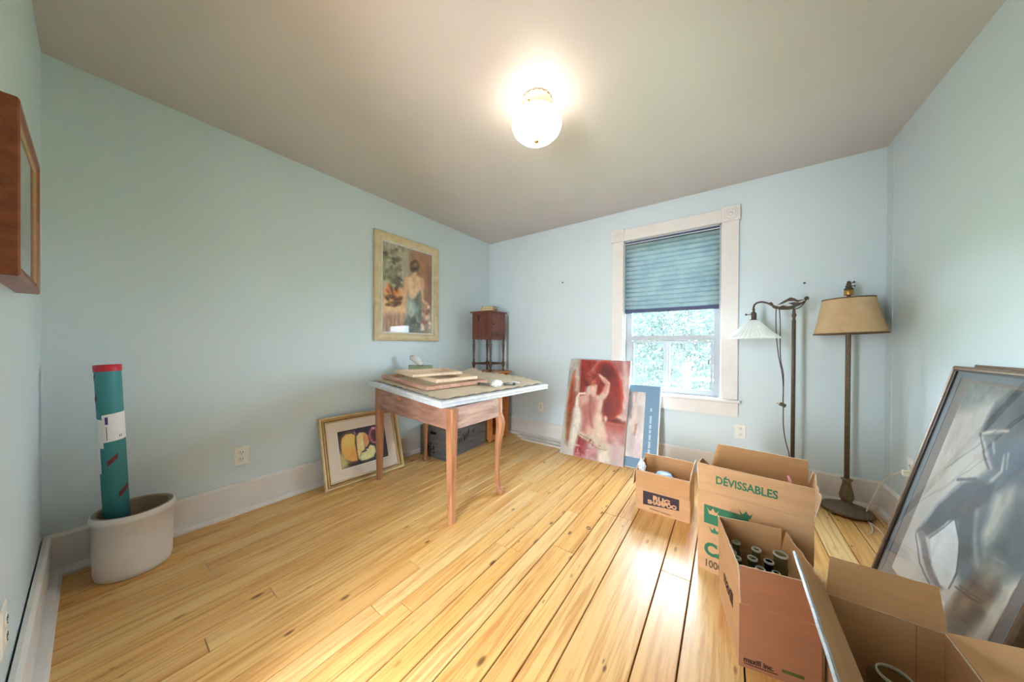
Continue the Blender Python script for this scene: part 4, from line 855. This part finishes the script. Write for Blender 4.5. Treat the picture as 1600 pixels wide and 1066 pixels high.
# shade floor lamp
ls = thing('floor_lamp', 'bronze floor lamp with tilted tan drum shade in the right corner', 'floor lamp', (3.262, -.178, 0))
def feet(t, z): return 1+(.03*math.cos(30*t) if z < .03 else 0)
MB().lathe([(.0, .012), (.105, .012), (.122, .014), (.126, .022), (.122, .030), (.108, .036), (.07, .048), (.035, .064), (.022, .078)], 90, scallop=feet).build('base', 'bronze', ls)
for k in range(4):
    a = PI/4+k*PI/2; MB().lathe([(.014, 0), (.019, .004), (.017, .016)], 12, (.108*math.cos(a), .108*math.sin(a), 0)).build('foot', 'bronze', ls)
MB().lathe([(.020, .074), (.026, .082), (.033, .10), (.034, .115), (.028, .15), (.021, .19), (.020, .21), (.028, .218), (.030, .224), (.018, .230)], 48, scallop=lambda t, z: 1+.05*math.cos(16*t) if z < .2 else 1).build('vase', 'bronze', ls)
MB().lathe([(.013, .228), (.013, 1.42), (.010, 1.43), (.010, 1.455)], 24, scallop=lambda t, z: 1+.05*math.cos(8*t) if z < 1.41 else 1).build('pole', 'bronze', ls)
MB().lathe([(.022, 1.452), (.023, 1.456), (.023, 1.482), (.019, 1.486)], 20).build('socket', 'brass', ls)
fn = MB().lathe([(.020, 1.486), (.024, 1.492), (.018, 1.500), (.014, 1.506), (.018, 1.514), (.010, 1.520), (.014, 1.528), (.008, 1.534), (.010, 1.542), (0, 1.548)], 16).build('finial', 'iron', ls)
MB().tube([(0, 0, 1.512), (.025, 0, 1.512)], .003).lathe([(.004, -.004), (.009, 0), (.004, .004)], 10, (.026, 0, 1.512), axis='x').tube([(0, 0, 1.53), (.022, 0, 1.536)], .003).lathe([(.004, -.004), (.009, 0), (.004, .004)], 10, (.024, 0, 1.537), axis='x').build('switch_key', 'slot', fn)
M['shadecloth'] = transl('tan_parchment', rgb(222, 190, 146), rgb(234, 204, 164), .3); M['shadetrim'] = pmat('brown_trim_tape', rgb(112, 88, 60), .8)
shd = MB(); A = Matrix.Rotation(rad(-2.5), 4, 'Y')
prof = [(.170, -.118), (.150, -.04), (.122, .112)]
shd.lathe(prof, 48, caps=False).lathe([(r-.002, z) for r, z in prof][::-1], 48, caps=False)
so = shd.build('lamp_shade', 'shadecloth', ls, (0, 0, 1.315), (0, rad(-1.8), 0))
for r, z in ((.1705, -.118), (.1225, .112)): MB().lathe([(r-.003, z-.005), (r+.0012, z-.005), (r+.0012, z+.004), (r-.003, z+.004), (r-.003, z-.005)], 48, caps=False).build('shade_trim', 'shadetrim', so)
sp = MB()
for k in range(3):
    a = 2*PI*k/3; sp.tube([(0, 0, .10), (.121*math.cos(a), .121*math.sin(a), .106)], .002, 6)
sp.build('shade_spider', 'brass', so)
# white cord from the corner outlet
wc = thing('white_power_cord', 'thin white power cord looping from the corner outlet to the floor lamp', 'cord', (3.35, -.32, 0))
mb = MB(); o_ = Vector((3.35, -.32, 0)); pts = bez((3.44, -.375, .385), (3.43, -.33, .36), (3.40, -.24, .30), (3.385, -.20, .18))+bez((3.385, -.20, .18), (3.37, -.17, .08), (3.33, -.19, .02), (3.335, -.26, .006))[1:]+bez((3.335, -.26, .006), (3.34, -.32, .005), (3.33, -.40, .005), (3.29, -.46, .005))[1:]
mb.tube([p-o_ for p in pts], .0032, 6).build('cord_run', 'whitecord', wc)
mb = MB(); pts = bez((3.33, -.275, .012), (3.345, -.30, .006), (3.37, -.36, .005), (3.35, -.45, .005)); mb.tube([p-o_ for p in pts], .0032, 6).build('cord_tail', 'whitecord', wc)
MB().cbox((-.014, -.012, 0), (.014, .012, .03), .005).build('plug', 'whitecord', wc, Vector((W-.010, -.375, .378))-o_, (0, rad(-90), 0))

# ================================================================== CARTONS
def carton(name, label, loc, rz, w, d, h, flaps, mats=('kraft', 'kraftin', 'kraftedge'), t=.004):
    """origin at front-left bottom; x right, y back"""
    o = thing(name, label, 'box', loc, (0, 0, rz)); P = {}
    def panel(nm, A, B, inner):
        mb = MB().box(A, B); mb.m = [0]*6; mb.m[inner] = 1; mb.m[1] = 2 if nm != 'bottom_panel' else 1
        return mb.build(nm, list(mats), o)
    P['front'] = panel('front_panel', (0, 0, 0), (w, t, h), 4); P['back'] = panel('back_panel', (0, d-t, 0), (w, d, h), 2)
    P['left'] = panel('side_panel', (0, t, 0), (t, d-t, h), 3); P['right'] = panel('side_panel', (w-t, t, 0), (w, d-t, h), 5)
    MB().box((t, t, .001), (w-t, d-t, .006)).build('bottom_panel', mats[1], o)
    hinge = {'front': ((0, 0), (w, 0), (0, -1)), 'back': ((w, d), (0, d), (0, 1)), 'left': ((0, d), (0, 0), (-1, 0)), 'right': ((w, 0), (w, d), (1, 0))}
    for k, (ln, ang, i0, i1, torn) in flaps.items():
        p0, p1, od = hinge[k]; p0 = Vector((*p0, h)); p1 = Vector((*p1, h)); od = Vector((*od, 0)); a = rad(ang)
        v = od*math.sin(a)+Vector((0, 0, 1))*math.cos(a); n = od*math.cos(a)-Vector((0, 0, 1))*math.sin(a); e = (p1-p0).normalized()
        p0 = p0+v*.001; p1 = p1+v*.001
        if ang > 120: p0 = p0+od*.0045; p1 = p1+od*.0045
        N = 14; lo = []; hi = []
        random.seed(hash(label+k) % 1000 if False else len(label)*7+len(k))
        for i in range(N+1):
            s_ = i/N; b_ = p0.lerp(p1, s_); q0 = p0+e*i0; q1 = p1-e*i1; tp = q0.lerp(q1, s_)+v*(ln+random.uniform(-torn, torn)); lo.append(b_); hi.append(tp)
        vs = lo+hi+[p-n*t for p in lo]+[p-n*t for p in hi]; m = N+1; mb = MB()
        mb.add(vs, [(i, i+1, m+i+1, m+i) for i in range(N)], 0); mb.add([], [], 0)
        mb2 = [(2*m+i, 3*m+i, 3*m+i+1, 2*m+i+1) for i in range(N)]; mb.f += mb2; mb.m += [1]*N; mb.sm += [False]*N
        ed = [(m+i, m+i+1, 3*m+i+1, 3*m+i) for i in range(N)]+[(0, m, 3*m, 2*m), (N, 2*m+N, 3*m+N, m+N)]; mb.f += ed; mb.m += [2]*len(ed); mb.sm += [False]*len(ed)
        lo_ = [(i, 2*m+i, 2*m+i+1, i+1) for i in range(N)]; mb.f += lo_; mb.m += [0]*N; mb.sm += [False]*N
        P['f_'+k] = mb.build('flap', list(mats), o)
    return o, P
# rug shampoo box
rb, rp = carton('cardboard_box', 'small open cardboard box printed RUG SHAMPOO on the floor', (2.103, -.951, 0), rad(-.2), .322, .285, .262,
    {'front': (.112, 177, .004, .004, .003), 'back': (.03, -8, .0, .0, .003), 'left': (.12, 172, .01, .03, .004), 'right': (.05, 8, .01, .02, .012)})
MB().poly([(.048, .040), (.262, .062), (.262, .132), (.048, .132)], -.0012, 0).build('printed_panel', 'navyprint', rp['front'])
textobj('RUG', 'lettering', .040, 'tanprint', rp['front'], (.108, -.0022, .088), (rad(90), rad(3), 0), .0022, sx=1.25)
textobj('SHAMPOO', 'lettering', .034, 'tanprint', rp['front'], (.078, -.0022, .056), (rad(90), rad(-3), 0), .0018, sx=1.05)
MB().poly([(.09, .026), (.15, .022), (.15, .018), (.09, .021)], -.001, 0).poly([(.155, .0225), (.215, .020), (.215, .016), (.155, .018)], -.001, 0).build('small_print', 'inkgrey', rp['front'])
pt = tag(MB().lathe([(.0, 0), (.05, .0), (.058, .02), (.058, .19), (.05, .20), (.045, .212), (0, .214)], 24).build('blue_tub', pmat('pale_blue_plastic', rgb(150, 182, 226), .4), None, (2.255, -.80, .0065)), 'pale blue plastic tub inside the rug shampoo box', 'tub')
M['film'] = glassy('plastic_film', (.95, .97, 1, 1), .1, .6, (.92, .95, .99, 1))
mb = MB(); random.seed(8); rr = []
for z, r in ((.225, .01), (.25, .022), (.272, .034), (.292, .026), (.312, .012), (.325, .004)): rr.append([(r*math.cos(a)*random.uniform(.5, 1.3)*.8, r*math.sin(a)*random.uniform(.6, 1.4), z+random.uniform(-.008, .008)) for a in np.linspace(0, 2*PI, 13)[:-1]])
pf = mb.loft(rr).build('plastic_bag', 'film', None, (2.128, -.90, -.0)); tag(pf, 'crumpled white plastic bag sticking out of the rug shampoo box', 'bag')
# devissables box
db, dbp = carton('cardboard_box', 'large open cardboard box printed DÉVISSABLES in green', (2.491, -1.343, 0), rad(-6.2), .412, .375, .392,
    {'front': (.131, 0, .0, .0, .0008), 'back': (.145, -4, .0, .035, .001), 'left': (.12, 3, .25, .0, .006), 'right': (.10, 12, .0, .0, .010)})
tx = textobj('DÉVISSABLES', 'lettering', .050, 'green', dbp['f_front'], (.072, -.0008, .392+.050), (rad(90), 0, 0), .0014, sx=.80)
def crown(mb, x, z, s):
    mb.poly([(x-.5*s, z+.30*s), (x-.30*s, z-.28*s), (x+.30*s, z-.28*s), (x+.5*s, z+.30*s), (x+.26*s, z-.02*s), (x+.12*s, z+.10*s), (x, z+.36*s), (x-.12*s, z+.10*s), (x-.26*s, z-.02*s)], -.0016, -.0002)
MB().poly([(.026, .235), (.026, .325), (.20, .325), (.20, .235)], -.001, 0).build('printed_panel', 'green', dbp['front'])
mb = MB(); crown(mb, .063, .298, .05); mb.build('crown_emblem', 'kraft', dbp['front'])
mb = MB(); crown(mb, .070, .208, .045); mb.build('crown_emblem', 'green', dbp['front'])
mb = MB(); crown(mb, .190, .332, .052); mb.build('crown_emblem', 'green', dbp['front'])
textobj('CA', 'lettering', .085, 'green', dbp['front'], (.028, -.001, .082), (rad(90), 0, 0), .004, sx=.9)
textobj('1000', 'lettering', .050, 'inkgrey', dbp['front'], (.028, -.001, .022), (rad(90), 0, 0), .001, sx=.75)
M['pink'] = pmat('pink_plastic', rgb(238, 166, 172), .4)
tag(MB().tube([(2.80, -1.20, .0065), (2.845, -1.30, .30), (2.838, -1.292, .505), (2.832, -1.285, .525)], [.006, .006, .006, .004], 8).build('pink_stick', 'pink', None), 'pink plastic stick standing in the DÉVISSABLES box', 'stick')
# maxill box
MZ = rad(11)
mx, mp = carton('cardboard_box', 'open brown cardboard box printed maxill inc. holding glass bottles', (2.645, -1.806, 0), MZ, .214, .335, .218,
    {'front': (.130, 0, .0, .035, .001), 'back': (.130, -2, .0, .0, .001), 'left': (.130, 3, .0, .0, .002), 'right': (.118, 10, .05, .0, .004)}, ('kraftred', 'kraftin', 'kraftedge'))
for k in ('left', 'f_left'): mp[k].data.materials[0] = M['kraft']
textobj('maxill inc.', 'lettering', .024, 'ink', mp['front'], (.012, -.001, .022), (rad(90), 0, 0), .0007, sx=.86)
MB().poly([(.013, .014), (.105, .014), (.105, .0165), (.013, .0165)], -.001, 0).build('small_print', 'ink', mp['front'])
MB().poly([(.116, .030), (.172, .030), (.172, .040), (.116, .040)], -.001, 0).build('green_bar', 'olive', mp['front'])
textobj('maxill', 'lettering', .075, 'ink', mp['left'], (-.001, .235, .13), (rad(90), 0, rad(-90)), .0015, sx=.85)
lf = mp['f_left']; MB().add([(.0048, .05, .24), (.0048, .15, .235), (.0065, .16, .33), (.0065, .10, .338), (.0065, .055, .30)], [(0, 1, 2, 3, 4)]).build('torn_label', 'paper', lf)
# bottles inside
M['bottle'] = glassy('green_clear_glass', (.66, .76, .66, 1), .03, .06, (.3, .38, .3, 1)); M['rim'] = glassy('rim_highlight', (.9, .93, .9, 1), .05, .75, (.94, .95, .88, 1)); M['darkglass'] = pmat('dark_bottle_glass', rgb(28, 20, 24), .15)  # whitish haze on the rims is a highlight put into the colour
def mloc(x, y): c, s_ = math.cos(MZ), math.sin(MZ); return (2.645+c*x-s_*y, -1.806+s_*x+c*y, .0065)
def bottle(label, x, y, h, r, rn, mat='bottle', jar=False, loc=None):
    t = thing('glass_jar' if jar else 'glass_bottle', label, 'jar' if jar else 'bottle', loc or mloc(x, y), (0, 0, 0), None if jar else 'bottles in the maxill box')
    if jar: prof = [(0, 0), (r*.9, 0), (r, .008), (r, h-.03), (r*.96, h-.02), (rn, h-.014), (rn, h)]
    else: prof = [(0, 0), (r*.9, 0), (r, .006), (r, h*.55), (r*.85, h*.66), (rn*1.15, h*.80), (rn, h*.86), (rn, h)]
    MB().lathe(prof, 24, caps=False).build('body', mat, t)
    MB().lathe([(rn*1.0, h-.009), (rn+.0022, h-.007), (rn+.0022, h-.0015), (rn+.0008, h), (rn-.0018, h), (rn-.002, h-.0025)], 24, caps=False).build('rim', 'rim', t); return t
B_ = [('clear bottle in the far left corner of the maxill box', .055, .300, .262, .022, .0125, 'bottle'), ('short clear bottle against the torn label side of the maxill box', .032, .250, .244, .022, .012, 'bottle'),
      ('clear bottle at the left edge of the maxill box', .034, .195, .256, .022, .013, 'bottle'), ('pale green bottle near the middle of the maxill box', .116, .268, .268, .024, .014, 'bottle'),
      ('pale green bottle left of the middle of the maxill box', .088, .208, .262, .024, .0145, 'bottle'), ('green bottle by the front flap of the maxill box', .098, .152, .260, .024, .0135, 'bottle'),
      ('dark bottle in the maxill box', .143, .220, .258, .021, .014, 'darkglass'), ('small dark bottle with pale rim in the maxill box', .152, .175, .246, .019, .011, 'darkglass'),
      ('wide-necked clear bottle on the right side of the maxill box', .186, .243, .284, .022, .021, 'bottle')]
for b_ in B_: bottle(*b_)
bottle('glass jar by the front right corner of the maxill box', .176, .110, .235, .030, .024, 'bottle', True)
# nearest box
fb, fp = carton('cardboard_box', 'open cardboard box with tape on its flap nearest the camera', (2.873, -2.235, 0), rad(0), .240, .525, .300,
    {'front': (.12, 165, .0, .0, .001), 'back': (.112, 22, .0, .016, .001), 'left': (.128, 38, .0, .0, .001), 'right': (.125, 78, .0, .0, .001)})
v0 = Vector((-math.sin(rad(38)), 0, math.cos(rad(38)))); hp = Vector((0, 0, .3)); nn = Vector((-math.cos(rad(38)), 0, -math.sin(rad(38))))
mb = MB(); rr = []
for i in range(15):
    y = .525*i/14+.004*(1 if i == 14 else 0); e_ = hp+v0*(.1295+.001*math.sin(i*1.7)); wv = .010+.002*math.sin(i*2.1)
    rr.append([tuple(Vector((0, y, 0))+q) for q in (e_-v0*wv+nn*.0012, e_+v0*.0018+nn*.0012, e_+v0*.0018-nn*.0055, e_-v0*wv*1.2-nn*.0055, e_-v0*wv*1.2-nn*.0048, e_+v0*.0008-nn*.0048, e_+v0*.0008+nn*.0006, e_-v0*wv+nn*.0006)])
M['tapewhite'] = pmat('packing_tape', rgb(206, 212, 220), .25, var=.2, scale=60)
mb.loft(rr).build('packing_tape', 'tapewhite', fp['f_left'])
MB().box((.185, .5200, .004), (.1865, .5208, .296)).build('corner_crease', 'kraftred', fp['back'])
bottle('large glass jar inside the nearest cardboard box', 0, 0, .20, .052, .033, 'bottle', True, (2.985, -1.83, .0065))

# small ring on the floor
tag(MB().tube([(.012*math.cos(a), .012*math.sin(a), .0018) for a in np.linspace(0, 2*PI, 20)], .0016, 6).build('metal_ring', 'slot', None, (1.93, -1.365, 0)), 'tiny dark metal ring on the floor boards', 'ring')

# ================================================================== OUTSIDE
M['leaf'] = transl('tree_leaves', rgb(44, 55, 51), rgb(70, 80, 77), .4); M['bark'] = pmat('tree_bark', rgb(36, 34, 32), .9); M['lawn'] = pmat('lawn', rgb(120, 150, 90), .9, var=.2, scale=2)  # leaves are a dark grey-green, mottled at random
struct(MB().box((-30, .3, -3.2), (34, 60, -3.1)).build('ground', 'lawn'))
def tree(label, x, y, zc, rx, rz_, n, seed):
    t = thing('leafy_tree', label, 'tree', (x, y, -3.1), (0, 0, 0), 'trees outside the window'); r_ = np.random.RandomState(seed)
    MB().tube([(0, 0, 0), (.05, .1, 2), (0, 0, zc+3.1)], [.14, .10, .04], 8).build('trunk', 'bark', t)
    d = r_.normal(size=(n, 3)); d /= np.linalg.norm(d, axis=1)[:, None]; c = d*(r_.rand(n, 1)**.45)*np.array([rx, rx, rz_]); c[:, 2] += zc+3.1
    a = r_.normal(size=(n, 3)); a /= np.linalg.norm(a, axis=1)[:, None]; b = np.cross(a, r_.normal(size=(n, 3))); b /= np.linalg.norm(b, axis=1)[:, None]
    s_ = .075*r_.uniform(.6, 1.3, (n, 1)); V = np.stack([c-a*s_, c-b*s_*.5, c+a*s_, c+b*s_*.5], 1).reshape(-1, 3); F = np.arange(4*n).reshape(n, 4)
    me = bpy.data.meshes.new('foliage'); me.from_pydata(V.tolist(), [], F.tolist()); me.materials.append(M['leaf']); o = bpy.data.objects.new('foliage', me); C.objects.link(o); o.parent = t
tree('nearest pale leafy tree filling the window panes', 1.3, 6.4, 1.2, 1.75, 2.7, 11000, 1); tree('pale tree farther off behind the left panes', -.9, 11.6, 1.8, 2.3, 3.2, 8000, 2); tree('pale tree farther off behind the right panes', 3.9, 11.8, 1.8, 2.3, 3.2, 8000, 3)
M['porch'] = pmat('white_porch_paint', rgb(236, 238, 240), .5)
pp = thing('porch_post', 'white porch post with rail seen through the right lower pane', 'post', (2.083, 2.5, -3.1))
MB().box((-.05, -.05, 0), (.05, .05, 3.90)).build('post', 'porch', pp); MB().box((-.06, -.06, 3.90), (.06, .06, 3.93)).build('post_cap', 'porch', pp)
MB().box((.05, -.015, 3.66), (1.6, .015, 3.70)).build('rail', 'porch', pp)
